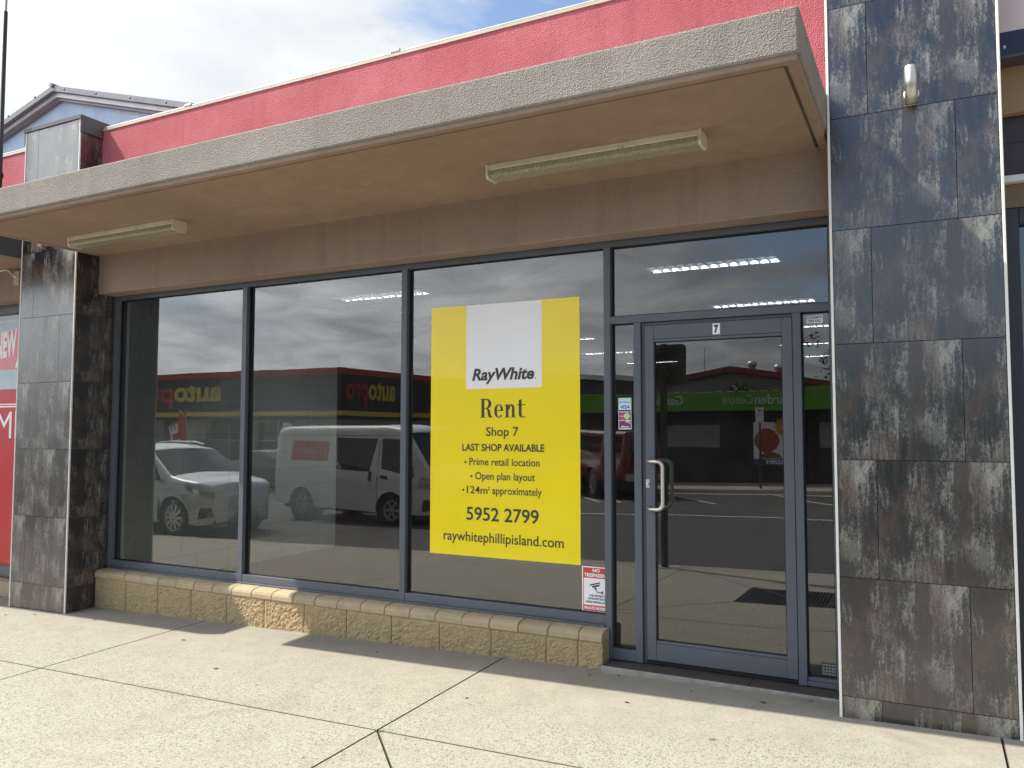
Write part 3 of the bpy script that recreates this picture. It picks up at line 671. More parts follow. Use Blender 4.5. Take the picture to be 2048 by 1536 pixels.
# ------------------------------------------------------------------ fittings and signs on the shopfront
def batten(x0, x1, label):
    t = thing('fluorescent_light', label, 'batten light', ((x0+x1)/2, -.728, 3.0217), 0, 'batten lights under the awning')
    w = (x1-x0)/2; EN = MATS['rusty_white_enamel']
    mb = MB(); mb.prism([(-w+.016, -.060, 0), (-w+.016, -.060, -.034), (-w+.016, .060, -.034), (-w+.016, .060, 0)], (2*w-.032, 0, 0)); mb.build('body', EN, t, .004, 2, local=True)
    m, N, L, b = nodes('prismatic_diffuser') if 'diff' not in MATS else (MATS['diff'], None, None, None)
    if N:
        v = mapped(N, L); vo = N.new('ShaderNodeTexVoronoi'); vo.inputs['Scale'].default_value = 130; L.new(v, vo.inputs['Vector'])
        c = ramp(N, L, vo.outputs['Distance'], [(.0, (.13, .11, .075)), (.7, (.42, .38, .28))]); n = tnoise(N, L, v, 3, 5, .7)
        c = mixc(N, L, ramp(N, L, n, [(.55, 0.), (.7, .5)]), c, (.30, .22, .12)); L.new(c, b.inputs['Base Color']); setp(b, Roughness=.3); bump(N, L, b, vo.outputs['Distance'], .5, .002); MATS['diff'] = m
    mb = MB(); prof = [(-.056, -.035), (-.055, -.062), (-.046, -.078), (.046, -.078), (.055, -.062), (.056, -.035)]
    mb.prism([(-w+.018, y, z) for y, z in prof], (2*w-.036, 0, 0)); mb.build('diffuser', MATS['diff'], t, local=True)
    for a in (-w, w-.0155):
        mb = MB(); mb.prism([(a, y, z) for y, z in [(-.066, 0), (-.066, -.064), (-.050, -.084), (.050, -.084), (.066, -.064), (.066, 0)]], (.0155, 0, 0)); mb.build('end_cap', EN, t, .002, 1, local=True)
    return t
batten(-.45, .835, 'weathered fluorescent batten light under the awning, above the door and yellow poster')
batten(-4.36, -3.12, 'weathered fluorescent batten light under the awning, nearest the red-postered neighbour')

def wall_light(x, zc, label):
    t = thing('wall_light', label, 'wall light', (x, -.393, zc), 0, 'cylinder wall lights on the tiled pillars')
    mb = MB(); mb.lathe([(0, .001), (.038, .001), (.038, .014), (.034, .018), (0, .018)], (0, 0, -.035), (0, -1, 0), 24); mb.build('wall_plate', STEEL, t, local=True)
    mb = MB(); mb.lathe([(.027, .004), (.0275, .001), (.029, 0), (.029, .191), (.0275, .192), (.027, .19), (.0, .188)], (0, -.050, -.095), (0, 0, 1), 28); mb.lathe([(0, 0), (.027, 0)], (0, -.050, -.088), (0, 0, 1), 24, 1)
    mb.tube([(0, -.018, -.02), (0, -.03, -.02)], .012, 10)
    mb.build('cylinder', [STEEL, flat('lamp_lens', (.35, .34, .32), .2)], t, local=True); return t
wall_light(1.816, 3.190, 'brushed steel cylinder wall light in full view on the tiled pillar beside the door')
wall_light(-5.262, 3.190, 'brushed steel cylinder wall light whose top is hidden by the awning')

XR, ZU = (1, 0, 0), (0, 0, 1)
def rent_glyphs(mb, x0, x1, base, cap, org, mi):
    """'Rent' in a high-contrast serif drawn from outlines (unit: cap height = 1)"""
    o = Vector(org); W = 3.06; sx = (x1-x0)/W
    def P(x, z): return o+Vector((x0+x*sx, 0, base+z*cap))
    def poly(pts): mb.poly([P(*p) for p in pts], mi)
    def rect(a, b, c, d): poly([(a, c), (b, c), (b, d), (a, d)])
    def band(outer, inner):
        for i in range(len(outer)-1): poly([outer[i], outer[i+1], inner[i+1], inner[i]])
    def arc(cx, cz, rx, rz, a0, a1, n=20): return [(cx+rx*math.cos(R(a0+(a1-a0)*i/n)), cz+rz*math.sin(R(a0+(a1-a0)*i/n))) for i in range(n+1)]
    # R
    rect(.10, .30, .035, .965); rect(0, .42, 0, .035); rect(0, .46, .965, 1.0); rect(.30, .46, .935, .965); rect(.30, .46, .475, .51)
    band(arc(.44, .7375, .34, .2625, 90, -90), arc(.44, .7375, .13, .198, 90, -90))
    band([(.40, .51), (.58, .475), (.68, .40), (.72, .25), (.76, .09), (.84, .035), (.92, .05)], [(.40, .475), (.46, .455), (.50, .38), (.53, .20), (.58, .04), (.72, -.015), (.92, .03)])
    # e
    cx = 1.27; band(arc(cx, .345, .30, .36, 8, 322, 30), arc(cx+.01, .345, .13, .315, 8, 318, 30)); rect(cx-.18, cx+.298, .345, .385); poly([(cx+.13, .385), (cx+.295, .385), (cx+.28, .45), (cx+.12, .45)])
    # n
    rect(1.74, 1.92, .035, .66); rect(1.66, 2.02, 0, .035); poly([(1.66, .635), (1.74, .625), (1.92, .70), (1.90, .705), (1.66, .665)])
    band(arc(2.10, .46, .22, .245, 180, 0), arc(2.075, .45, .075, .17, 180, 0)); rect(2.145, 2.32, .035, .46); rect(2.07, 2.41, 0, .035); rect(1.90, 1.93, .40, .60)
    # t
    rect(2.60, 2.78, .16, .90); poly([(2.60, .90), (2.78, .90), (2.78, .96), (2.72, .93)]); rect(2.48, 3.02, .645, .685)
    band(arc(2.86, .16, .26, .175, 180, 315, 16), arc(2.885, .16, .105, .125, 180, 315, 16))
def rental_poster():
    t = thing('rental_poster', 'large yellow for-rent poster with white logo square on the window beside the door', 'poster', (-.78, .040, .566))
    y = .0405; mb = MB(); mb.box(-1.366, -.195, y, y+.003, .566, 2.337); mb.build('sheet', YELLOW, t)
    mb = MB(); mb.box(-1.068, -.474, y-.0008, y, 1.740, 2.3365); mb.build('logo_square', WHITE, t)
    mb = MB(); O = (0, y-.0008, 0); o2 = (0, y, 0)
    text(mb, 'RayWhite', O, XR, ZU, -1.018, -.530, 1.800, .078, 0, .032, .22)
    text(mb, '.', O, XR, ZU, -.523, -.517, 1.800, .05)
    rent_glyphs(mb, -.955, -.594, 1.535, .132, (0, y-.001, 0), 0)
    text(mb, 'Shop 7', o2, XR, ZU, -.905, -.651, 1.408, .060, 0, .012)
    text(mb, 'LAST SHOP AVAILABLE', o2, XR, ZU, -1.098, -.455, 1.303, .047, 0, .026)
    for s, a, b, z in (('Prime retail location', -1.040, -.490, 1.202), ('Open plan layout', -.991, -.525, 1.103), ('124m', -1.059, -.893, 1.004), ('approximately', -.855, -.474, 1.005)):
        text(mb, s, o2, XR, ZU, a, b, z, .050, 0, .010)
    text(mb, '2', o2, XR, ZU, -.889, -.875, 1.030, .024, 0, .010)
    for x, z in ((-1.071, 1.222), (-1.023, 1.124), (-1.088, 1.026)): mb.poly([(x+.0085*math.cos(q*.3927), y-.0012, z+.0085*math.sin(q*.3927)) for q in range(16)])
    text(mb, '5952 2799', o2, XR, ZU, -1.062, -.497, .819, .088, 0, .014)
    text(mb, 'raywhitephillipisland.com', o2, XR, ZU, -1.250, -.314, .669, .066, 0, .010)
    mb.build('lettering', INK, t)
rental_poster()
def security_sticker():
    t = thing('warning_sticker', 'red and white no-trespassing sticker low in the window corner under the poster', 'sticker', (-.095, .048, .28))
    y = .043; mb = MB(); mb.box(-.186, -.004, y, y+.001, .272, .562); mb.build('sheet', WHITE, t)
    mb = MB(); mb.box(-.179, -.0045, y-.0006, y, .489, .556); mb.box(-.179, -.0045, y-.0006, y, .279, .316)
    mb.box(-.179, -.174, y-.0005, y, .316, .489); mb.build('red_panel', flat('faded_red', (.62, .07, .05), .4), t)
    mb = MB(); O = (0, y-.0006, 0)
    for s, a, b, z, c in (('NO', -.112, -.062, .530, .018), ('TRESPASSING', -.170, .000, .498, .021), ('PRIVATE PROPERTY', -.170, .002, .288, .018)): text(mb, s, O, XR, ZU, a, b, z, c, 0, .035, 0, .0006)
    for s, a, b, z, c in (('THIS PROPERTY', -.135, -.025, .372, .012), ('IS PROTECTED BY', -.142, -.016, .352, .012), ('VIDEO SURVEILLANCE', -.160, -.002, .331, .012)): text(mb, s, O, XR, ZU, a, b, z, c, 1, .03, 0, .0006)
    yy = y-.001
    def q(p): mb.poly([(x, yy, z) for x, z in p], 1)
    q([(-.128, .440), (-.062, .458), (-.060, .463), (-.064, .466), (-.128, .449)]); q([(-.112, .427), (-.066, .441), (-.060, .453), (-.118, .439)]); q([(-.136, .434), (-.131, .440), (-.131, .444), (-.137, .442)])
    q([(-.102, .428), (-.086, .432), (-.084, .420), (-.094, .414)]); q([(-.090, .418), (-.084, .416), (-.080, .405), (-.050, .403), (-.050, .398), (-.084, .399)]); q([(-.052, .395), (-.040, .390), (-.040, .412), (-.052, .408)])
    mb.build('lettering', [WHITE, INK], t)
security_sticker()
def card_sticker():
    t = thing('payment_sticker', 'tall white sticker of accepted payment cards on narrow glass left of the door', 'sticker', (.116, .040, 1.45))
    y = .041; mb = MB(); mb.box(.072, .160, y, y+.0012, 1.453, 1.656); mb.build('sheet', flat('pale_sticker', (.62, .76, .86), .4, 0, .5, .03), t)
    mb = MB(); BL, RD, CR, MA, NV, CY = 0, 1, 2, 3, 4, 5
    mb.box(.077, .155, y-.0005, y, 1.578, 1.617, 6); mb.box(.077, .155, y-.0008, y-.0002, 1.569, 1.579, BL); mb.box(.077, .152, y-.0006, y, 1.625, 1.632, CY)
    mb.box(.077, .155, y-.0005, y, 1.515, 1.562, NV); mb.box(.077, .155, y-.0005, y, 1.462, 1.508, MA)
    for x, m_, d in ((.099, RD, .0009), (.131, CR, .0012)): mb.poly([(x+.0215*math.cos(q*.2618), y-d, 1.5385+.0215*math.sin(q*.2618)) for q in range(24)], m_)
    O = (0, y-.0004, 0); text(mb, 'VISA', O, XR, ZU, .086, .150, 1.587, .022, BL, .03, .2, .0006); text(mb, 'MasterCard', O, XR, ZU, .082, .150, 1.535, .008, 6, .02, 0, .0012)
    text(mb, 'e', O, XR, ZU, .122, .150, 1.487, .028, 6, .05, 0, .0006); text(mb, 'eftpos', O, XR, ZU, .088, .143, 1.467, .010, 6, .04, 0, .0006)
    mb.build('print', [flat('card_blue', (.02, .06, .35), .4), flat('card_red', (.70, .06, .10), .4), flat('card_cream', (.70, .66, .30), .4), flat('card_plum', (.24, .04, .13), .4), flat('card_navy', (.012, .012, .05), .4), flat('card_cyan', (.12, .48, .72), .4), WHITE], t)
card_sticker()
def small_sticker(name, label, x0, x1, z0, z1, y, lines, cat='sticker', bold=.03):
    t = thing(name, label, cat, ((x0+x1)/2, y, z0)); mb = MB(); mb.box(x0, x1, y-.001, y, z0, z1); mb.build('sheet', WHITE, t, .0004, 1)
    mb = MB()
    for s, a, b, z, c in lines: text(mb, s, (0, y-.001, 0), XR, ZU, a, b, z, c, 0, bold, 0, .0006)
    mb.build('lettering', INK, t); return t
small_sticker('number_sticker', 'white sticker with black figure 7 on the door head', .696, .741, 2.031, 2.097, -.0032, [('7', .705, .732, 2.043, .042)], 'number', .06)
small_sticker('locksmith_sticker', 'small white locksmith sticker at the top of the narrow glass beside the pillar', 1.232, 1.322, 2.070, 2.116, .044, [('LOCKSMITH', 1.237, 1.317, 2.097, .013), ('5952 5552', 1.243, 1.311, 2.077, .013)])
def corner_sticker():
    t = thing('patterned_sticker', 'small dark sticker with white scroll pattern at the foot of the narrow glass', 'sticker', (1.31, .044, .06))
    mb = MB(); mb.box(1.277, 1.36, .043, .044, .065, .135); mb.build('sheet', flat('dark_sticker', (.05, .06, .06), .4), t)
    mb = MB(); rnd = random.Random(5)
    for i in range(5):
        for j in range(4):
            cx, cz = 1.287+.0165*i, .0745+.0165*j; pts = []
            for k in range(9): a = k*.75+rnd.random(); pts.append((cx+(.002+.0007*k)*math.cos(a), .0425, cz+(.002+.0007*k)*math.sin(a)))
            mb.tube(pts, .0008, 4)
    mb.build('print', WHITE, t)
corner_sticker()

# ------------------------------------------------------------------ neighbouring buildings
def neighbour_left():
    t = thing('neighbour_shop', 'red rendered neighbouring shop with red advertising vinyl across its window', 'shop', (-9.5, 0, 0)); P = t
    mb = MB(); mb.box(-13.5, -5.633, -.172, .3, 3.049, 4.205); mb.box(-13.5, -5.9, .3, 9, -.2, 4.1); mb.box(-13.5, -13.3, -.17, .3, -.4, 3.05); mb.build('upper_wall', MATS['red_render'], P)
    mb = MB(); mb.box(-13.5, -5.65, -.172, .3, 4.207, 4.219); mb.tube([(-13.5, -.160, 4.216), (-5.652, -.160, 4.216)], .013, 12); mb.box(-13.5, -5.65, -.180, -.1725, 4.186, 4.206, 1); mb.build('parapet_gutter', [flat('weathered_white', (.50, .49, .46), .4, 0, .5, .2, 6), MATS['shaded_gutter_underside']], P)
    awning(P, -13.4, -5.6335, stucco('charcoal_render', (.075, .072, .075), (.09, .086, .088), 70, .5, .006), MATS['soffit_paint'])
    mb = MB(); mb.box(-13.3, -5.633, -.172, .12, 2.72, 3.02); mb.build('lintel', MATS['brown_render'], P)
    mb = MB()
    for a, b in ((-5.72, -5.633), (-9.0, -8.95), (-13.3, -13.25)): mb.box(a, b, 0, .095, .0, 2.72)
    mb.box(-13.3, -5.72, 0, .095, 2.63, 2.72); mb.box(-13.3, -5.72, .002, .095, -.02, .09); mb.build('shopfront_frame', FRAME, P, .003, 1)
    mb = MB(); mb.poly([(-13.25, .045, .09), (-5.72, .045, .09), (-5.72, .045, 2.63), (-13.25, .045, 2.63)]); mb.build('window_pane', MATS['window_glass'], P)
    mb = MB(); x = -5.65
    while x > -13: mb.box(x-.211, x-.003, -.12, .05, -.35, -.03); x -= .2145
    mb.build('plinth', MATS['sill_brick'], P, .004, 1)
    ad = thing('window_advert', 'red advertising vinyl with white lettering filling the far-left window', 'advert', (-7.2, .03, .09)); y = .0385
    mb = MB(); mb.box(-8.9, -5.73, y, y+.002, .09, 2.62); mb.build('sheet', REDV, ad)
    mb = MB(); mb.box(-8.9, -5.73, y-.0008, y, 2.36, 2.62, 0); mb.box(-8.9, -5.73, y-.0006, y, 1.86, 2.06, 0)  # pale blue-grey bands: sky reflection painted onto the sheet
    mb.poly([(-8.9, y-.0012, 2.30), (-7.2, y-.0012, 2.30), (-6.2, y-.0012, 2.52), (-5.73, y-.0012, 2.50), (-5.73, y-.0012, 2.06), (-8.9, y-.0012, 2.06)], 1)
    mb.build('background_print_and_reflection', [flat('painted_sky_reflection', (.50, .62, .70), .4), flat('pink_print', (.80, .28, .32), .4)], ad)
    mb = MB(); O = (0, y-.0008, 0)
    text(mb, 'NEW', (0, y-.0015, 0), (math.cos(R(6)), 0, math.sin(R(6))), (-.02, 0, 1), -6.70, -6.345, 2.885, .24, 0, .05)
    text(mb, 'A', O, XR, ZU, -6.385, -6.21, 2.09, .18, 0, .05); text(mb, "YS COMES", O, XR, ZU, -6.72, -6.37, 2.545, .026, 0, .03)
    text(mb, 'ME', O, XR, ZU, -6.66, -6.20, 1.36, .27, 0, 0); mb.box(-8.9, -5.73, y-.0012, y, 1.675, 1.690); mb.box(-8.9, -5.73, y-.0012, y, 1.70, 1.712)
    mb.build('lettering', WHITE, ad)
    jb = thing('junction_box', 'small beige junction box with white cable beside the far pillar', 'junction box', (-6.01, -.2, 2.85))
    mb = MB(); mb.box(-6.05, -5.965, -.215, -.1725, 2.855, 2.985); mb.build('casing', flat('beige_plastic', (.55, .50, .42), .5), jb, .004, 2)
    mb = MB(); mb.tube([(-5.99, -.22, 2.93), (-6.03, -.23, 2.94), (-6.12, -.22, 3.0), (-6.22, -.2, 3.02), (-6.35, -.19, 3.018)], .006, 8); mb.build('cable', WHITE, jb)
    ms = thing('aerial_mast', 'thin black aerial mast rising in front of the red parapet', 'mast', (-5.84, -.50, 3.25))
    mb = MB(); mb.lathe([(0, 0), (.06, 0), (.06, .02), (.03, .03), (.024, .05), (.022, .55), (.030, .56), (.030, .60), (.021, .61), (.017, 2.16)], (-5.84, -.50, 3.2532), n=14); mb.build('pole', BLACK, ms)
    mb = MB(); mb.lathe([(.011, 0), (.010, 1.3), (0, 1.31)], (-5.84, -.50, 5.41), n=10); mb.build('tip', flat('pale_fibreglass', (.35, .35, .36), .5), ms)
neighbour_left()
def neighbour_right():
    t = thing('neighbour_shop', 'neighbouring shop with dark panel and brown soffit at the right edge', 'shop', (5, 0, 0)); P = t
    mb = MB(); mb.box(2.2054, 9, -.05, .30, 3.10, 4.3); mb.box(2.35, 9, .3, 9, -.2, 4.2); mb.box(8.9, 9, -.05, .3, -.1, 3.1); mb.build('upper_wall', flat('tan_wall', (.38, .25, .145), .8, 0, .3, .08, 5), P)
    mb = MB(); mb.box(2.2064, 9, .0, .2, 2.78, 3.098); mb.box(2.2064, 9, -.002, .0, 2.955, 2.962, 1); mb.build('fascia_panel', [flat('dark_panel', (.045, .032, .032), .45), BLACK], P)
    mb = MB(); mb.box(2.2064, 9, -.03, .2, 2.745, 2.779); mb.build('panel_trim', TRIM, P)
    mb = MB(); mb.box(2.2064, 9, .02, .2, 2.62, 2.744); mb.build('lintel', flat('tan_lintel', (.22, .16, .10), .8), P)
    mb = MB()
    for a, b in ((2.2064, 2.300), (4.4, 4.46), (8.85, 8.9)): mb.box(a, b, .03, .12, .0, 2.619)
    mb.box(2.300, 8.85, .03, .12, 2.53, 2.619); mb.box(2.300, 8.85, .031, .12, .0, .1); mb.build('shopfront_frame', flat('black_frame', (.035, .038, .05), .4), P, .003, 1)
    mb = MB(); mb.poly([(2.3, .075, .1), (8.85, .075, .1), (8.85, .075, 2.53), (2.3, .075, 2.53)]); mb.build('window_pane', MATS['door_glass'], P)
    mb = MB(); mb.box(2.3, 8.9, .14, .16, .0, 2.6); mb.build('blind', flat('dark_blind', (.05, .05, .06), .8), P)
    s = thing('shop_sign', 'pink and navy sign board at the top right edge', 'sign', (4, -.2, 3.33))
    mb = MB(); mb.box(2.222, 8.5, -.185, -.055, 3.345, 4.28); mb.build('board', DARKFLASH, s)
    m, N, L, b = nodes('blurred_pink_print'); v = mapped(N, L, (5, 5, 3)); n = tnoise(N, L, v, 1, 4, .6, 1.0)
    L.new(ramp(N, L, n, [(.3, (.70, .58, .54)), (.52, (.74, .60, .58)), (.62, (.55, .22, .26)), (.72, (.80, .40, .45))]), b.inputs['Base Color']); setp(b, Roughness=.4)
    mb = MB(); mb.box(2.222, 8.5, -.187, -.1855, 3.480, 4.28); mb.build('printed_panel', m, s)
    mb = MB(); mb.box(2.222, 8.5, -.1875, -.1855, 3.362, 3.4795); text(mb, '9', (0, -.188, 0), XR, ZU, 2.238, 2.250, 3.392, .017, 1, .02, 0, .0008); mb.build('navy_band', [flat('navy_print', (.012, .020, .055), .4), WHITE], s)
neighbour_right()
def gable_building():
    t = thing('gable_building', 'pale blue gabled building with grey metal roof behind the red parapet', 'building', (-15, 8, 0)); P = t
    ax, az, Y = -15.25, 8.80, 6.0; sl, sr = .262, .279; xl, xr = -24, -5.5
    zl, zr = az-sl*(ax-xl), az-sr*(xr-ax)
    mb = MB(); mb.prism([(xl+.6, Y+.20, -1), (xr-.6, Y+.20, -1), (xr-.6, Y+.20, zr+sr*.6), (ax, Y+.20, az), (xl+.6, Y+.20, zl+sl*.6)], (0, 12, 0)); mb.build('wall', MATS['blue_render'], P)
    GR = flat('grey_metal_roof', (.17, .18, .20), .45, .3); GL = flat('light_grey_metal', (.42, .43, .45), .4, .3)
    mb = MB()
    for (x0, z0, x1, z1) in ((xl, zl, ax, az), (ax, az, xr, zr)):
        for (o0, o1, y0, y1, mi) in ((.16, .28, Y-.06, Y+12.6, 0), (.055, .155, Y+.03, Y+12.5, 1), (.0, .05, Y+.09, Y+12.4, 0)):
            mb.prism([(x0, y0, z0+o0), (x1, y0, z1+o0), (x1, y0, z1+o1), (x0, y0, z0+o1)], (0, y1-y0, 0), mi)
        for k in range(9):
            f = (k+.5)/9; mb.sphere((x0+(x1-x0)*f, Y-.14, z0+(z1-z0)*f+.20), .025, 4, 0)
    mb.tube([(ax, Y-.1, az+.28), (ax, Y+12.6, az+.28)], .05, 8)
    mb.build('roof', [GR, GL], P)
gable_building()

# small dry leaves and gum spots lying on the footpath
def leaf():
    mb = MB(); pts = [(-.018, 0, .0), (-.008, .007, .003), (.006, .008, .004), (.020, 0, .001), (.006, -.007, .003), (-.008, -.006, .002)]
    mb.prism([(x, y, z) for x, y, z in pts], (0, 0, .0012)); o = mb.build('fallen_leaf', flat('dead_leaf', (.07, .055, .04), .8)); return tag(o, 'small dark dried leaf lying on the footpath', 'leaf', 'leaves on the footpath')
LF = leaf(); rnd = random.Random(11)
for i, (x, y) in enumerate([(-1.55, -.33), (-.02, -.25), (.35, -.62), (-4.35, -.45), (-3.1, -.62), (-5.3, -.62), (-2.3, -1.05), (.62, -.30), (1.02, -.34), (-4.9, -1.0), (.15, -.2), (1.25, -.22), (-.5, -.9), (-5.05, -.52)]):
    o = LF if i == 0 else LF.copy()
    if i: COL.objects.link(o)
    o.location = (x, y, gz(x, y)+.001); o.rotation_euler = (0, 0, rnd.random()*6); s = rnd.uniform(.6, 1.1); o.scale = (s, s, s)

# ------------------------------------------------------------------ street furniture opposite the glass (seen in reflection)
def tree_grate():
    g0, g1, h0, h1 = .275, 1.855, -2.465, -3.25
    t = thing('drain_grate', 'dark slotted metal grate set in the footpath, reflected in the door', 'grate', (1.06, -2.86, gz(1.06, -2.86)))
    M = flat('dark_cast_metal', (.045, .040, .038), .6, .5)
    for a, b in ((g0, 1.062), (1.068, g1)):
        mb = MB(); z = lambda x, y: gz(x, y)-.002
        def bar(x0, y0, x1, y1, w, h=.03, dz=0):
            d = Vector((x1-x0, y1-y0, 0)).normalized(); n = Vector((-d.y, d.x, 0))*w/2; zz = z((x0+x1)/2, (y0+y1)/2)+dz
            mb.prism([Vector((x0, y0, zz))+n, Vector((x1, y1, zz))+n, Vector((x1, y1, zz))-n, Vector((x0, y0, zz))-n], (0, 0, -h))
        for x in (a+.012, b-.012): bar(x, h0, x, h1, .024)
        for y in (h0-.012, h1+.012): bar(a+.024, y, b-.024, y, .024)
        k = a+.045
        while k < b-.03: bar(k, h0-.024, k, h1+.024, .012, .03, -.001); k += .030
        bar(a+.02, h1+.02, b-.02, h0-.02, .05, .034, .0015)
        mb.build('grate_panel', M, t)
    mb = MB(); mb.box(g0, g1, h1, h0, gz(1.0, -2.9)-.2, gz(1.0, -2.9)-.055); mb.build('pit', flat('pit_dark', (.01, .01, .01), .9), t)
tree_grate()
def sign_post():
    z0 = gz(-.9, -4.25); t = thing('sign_post', 'tall grey steel post with the blank back of a traffic sign, by the kerb', 'sign', (-.9, -4.25, z0))
    x, y = -.905, -4.25; GP = flat('galvanised_grey', (.055, .062, .055), .5, .3)
    mb = MB(); mb.lathe([(0, 0), (.042, 0), (.042, 2.56), (.044, 2.56), (.044, 2.60), (0, 2.605)], (x, y, z0), n=20); mb.build('pole', GP, t)
    mb = MB(); mb.box(x-.15, x+.15, y-.1, y+.1, z0-.004, z0+.012)
    for dx in (-.11, .11):
        for dy in (-.07, .07): mb.lathe([(.014, .012), (.014, .026), (0, .026)], (x+dx, y+dy, z0), n=6)
    mb.build('base_plate', ALU, t)
    mb = MB(); pts = []; a0, a1, b0, b1, r = -1.34, -.645, 1.98, 2.46, .05
    for cx, cz, q in ((a1-r, b1-r, 0), (a0+r, b1-r, 90), (a0+r, b0+r, 180), (a1-r, b0+r, 270)):
        for k in range(6): w = R(q+18*k); pts.append((cx+r*math.cos(w), y-.062, cz+r*math.sin(w)))
    mb.prism(pts, (0, .004, 0)); mb.build('sign_panel', flat('sign_back', (.10, .105, .10), .45, .6), t)
    mb = MB()
    for zz in (2.1, 2.36): mb.box(x-.05, x+.05, y-.060, y-.040, zz-.015, zz+.015)
    mb.build('bracket', ALU, t)
sign_post()
def parking_sign():
    x, y = -2.36, -18.35; z0 = rz_(x)+.15; t = thing('parking_sign', 'small white one-hour parking sign on a thin pole across the road', 'sign', (x, y, z0))
    mb = MB(); mb.lathe([(0, 0), (.03, 0), (.03, 2.28), (0, 2.29)], (x, y, z0), n=14); mb.build('pole', GPm, t)
    mb = MB(); mb.box(x-.112, x+.112, y+.032, y+.036, z0+1.82, z0+2.24); mb.build('sign_panel', WHITE, t)
    mb = MB(); O = (x, y+.036, z0); LX = (-1, 0, 0)
    text(mb, '1P', O, LX, ZU, -.055, .055, 2.10, .10, 0, .03); text(mb, '9-5', O, LX, ZU, -.085, .06, 2.01, .045, 0, .02)
    mb.box(x-.085, x+.085, y+.0365, y+.0375, z0+1.85, z0+1.858); mb.build('lettering', flat('sign_green', (.02, .10, .06), .4), t)
GPm = MATS['galvanised_grey']
parking_sign()
def sale_flag():
    x0, y0 = -20.35, -14.2; z0 = rz_(x0); t = thing('sale_flag', 'dark red feather flag reading SALE in front of the auto shop', 'flag', (x0, y0, z0))
    path = [(x0, y0, z0+.02), (x0, y0, z0+1.5), (x0-.05, y0, z0+2.1), (x0-.22, y0, z0+2.6), (x0-.5, y0, z0+2.82)]
    mb = MB(); mb.tube(path, .014, 8); mb.lathe([(0, 0), (.25, 0), (.25, .03), (0, .04)], (x0, y0, z0), n=12); mb.build('pole', WHITE, t)
    n = 16; a = []; b = []
    for i in range(n+1):
        f = i/n; zz = z0+.75+2.05*f; xe = x0-.02-(.20*(max(0, f-.55)/.45)**2.2 if f > .55 else 0); w = .82*min(1, (1-f)*3.0)**.5; a.append((xe, y0+.004*math.sin(f*9), zz)); b.append((xe-w, y0+.05*math.sin(f*5), zz))
    mb = MB()
    for i in range(n): mb.add([a[i], b[i], b[i+1], a[i+1]], [(0, 1, 2, 3)]); mb.add([(p[0], p[1]-.004, p[2]) for p in (a[i], b[i], b[i+1], a[i+1])], [(3, 2, 1, 0)])
    mb.build('banner', flat('flag_red', (.42, .04, .045), .7), t)
    mb = MB(); q = R(72); text(mb, 'SALE', (x0-.22, y0+.055, z0+.95), (-math.cos(q), 0, math.sin(q)), (math.sin(q), 0, math.cos(q)), .0, 1.45, -.22, .36, 0, .04); mb.build('lettering', WHITE, t)
sale_flag()
def small_notice():
    x, y = -15.8, -14.0; z0 = rz_(x); t = thing('notice_sign', 'small white double notice plate on a thin pole beyond the white van', 'sign', (x, y, z0))
    mb = MB(); mb.lathe([(0, 0), (.025, 0), (.025, 2.3), (0, 2.31)], (x, y, z0), n=10); mb.build('pole', GPm, t)
    mb = MB(); mb.box(x-.15, x+.0, y+.027, y+.032, z0+1.9, z0+2.28); mb.prism([(x, y+.027, z0+1.86), (x+.12, y-.05, z0+1.86), (x+.12, y-.05, z0+2.24), (x, y+.027, z0+2.28)], (0, .005, 0)); mb.build('sign_panel', WHITE, t)
small_notice()

# ------------------------------------------------------------------ buildings across the road
LX = (-1, 0, 0)
def auto_shop():
    t = thing('auto_parts_shop', 'charcoal auto parts shop with red top band and yellow stripe across the street', 'shop', (-34, -33, rz_(-34))); P = t
    zb = rz_(-30)-.1; CH = flat('charcoal_wall', (.045, .040, .042), .7); RD = flat('red_band', (.42, .035, .03), .6); YL = flat('yellow_stripe', (.62, .50, .03), .5)
    x0, x1, y0, y1 = -47, -23.5, -39, -26
    mb = MB(); mb.box(x0, x1, y0, y1, 2.0, 4.25); mb.build('upper_wall', CH, P)
    mb = MB(); mb.box(x0-.05, x1+.05, y0-.05, y1+.05, 4.251, 4.56); mb.build('roof_band', RD, P)
    mb = MB(); mb.box(x0-.04, x1+.04, y0-.04, y1+.04, 2.20, 2.43); mb.build('stripe', YL, P)
    mb = MB(); xs = [x0, -44, -40.2, -36.6, -33.4, -30.0, -26.5]
    for x in xs: mb.box(x, x+.7, y1-.6, y1-.02, zb, 1.999)
    mb.box(x1-.5, x1, y0, y1-.02, zb, 1.999); mb.box(x0, x1-.5, y0, y0+.3, zb, 1.999); mb.build('lower_wall', flat('grey_lower_wall', (.22, .215, .21), .8), P)
    for i, x in enumerate(xs):
        xe = xs[i+1] if i+1 < len(xs) else x1-.5
        mb = MB(); mb.box(x+.7, xe, y1-.45, y1-.40, zb, 1.999, 0 if i % 3 else 1)
        mb.box(x+.7, xe, y1-.40, y1-.36, .9, .96, 2); mb.box((x+.7+xe)/2-.03, (x+.7+xe)/2+.03, y1-.40, y1-.36, zb, 1.99, 2); mb.build('window', [CARGLASS, flat('roller_door', (.40, .41, .40), .6), ALU], P)
    for f in (0, 1):
        mb = MB()
        if f == 0: O, rt = (0, y1, 0), LX; a, b, c = 31.6, 35.2, 38.5
        else: O, rt = (x1, 0, 0), (0, 1, 0); a, b, c = -30.3, -28.05, -26.25
        text(mb, 'auto', O, rt, ZU, a, b, 3.02 if f == 0 else 3.05, 1.05, 0, .03, 0, .03); text(mb, 'pro', O, rt, ZU, b+.05, c, 3.02 if f == 0 else 3.05, 1.05, 1, .03, 0, .03)
        mb.build('sign_lettering', [YL, RD], P)
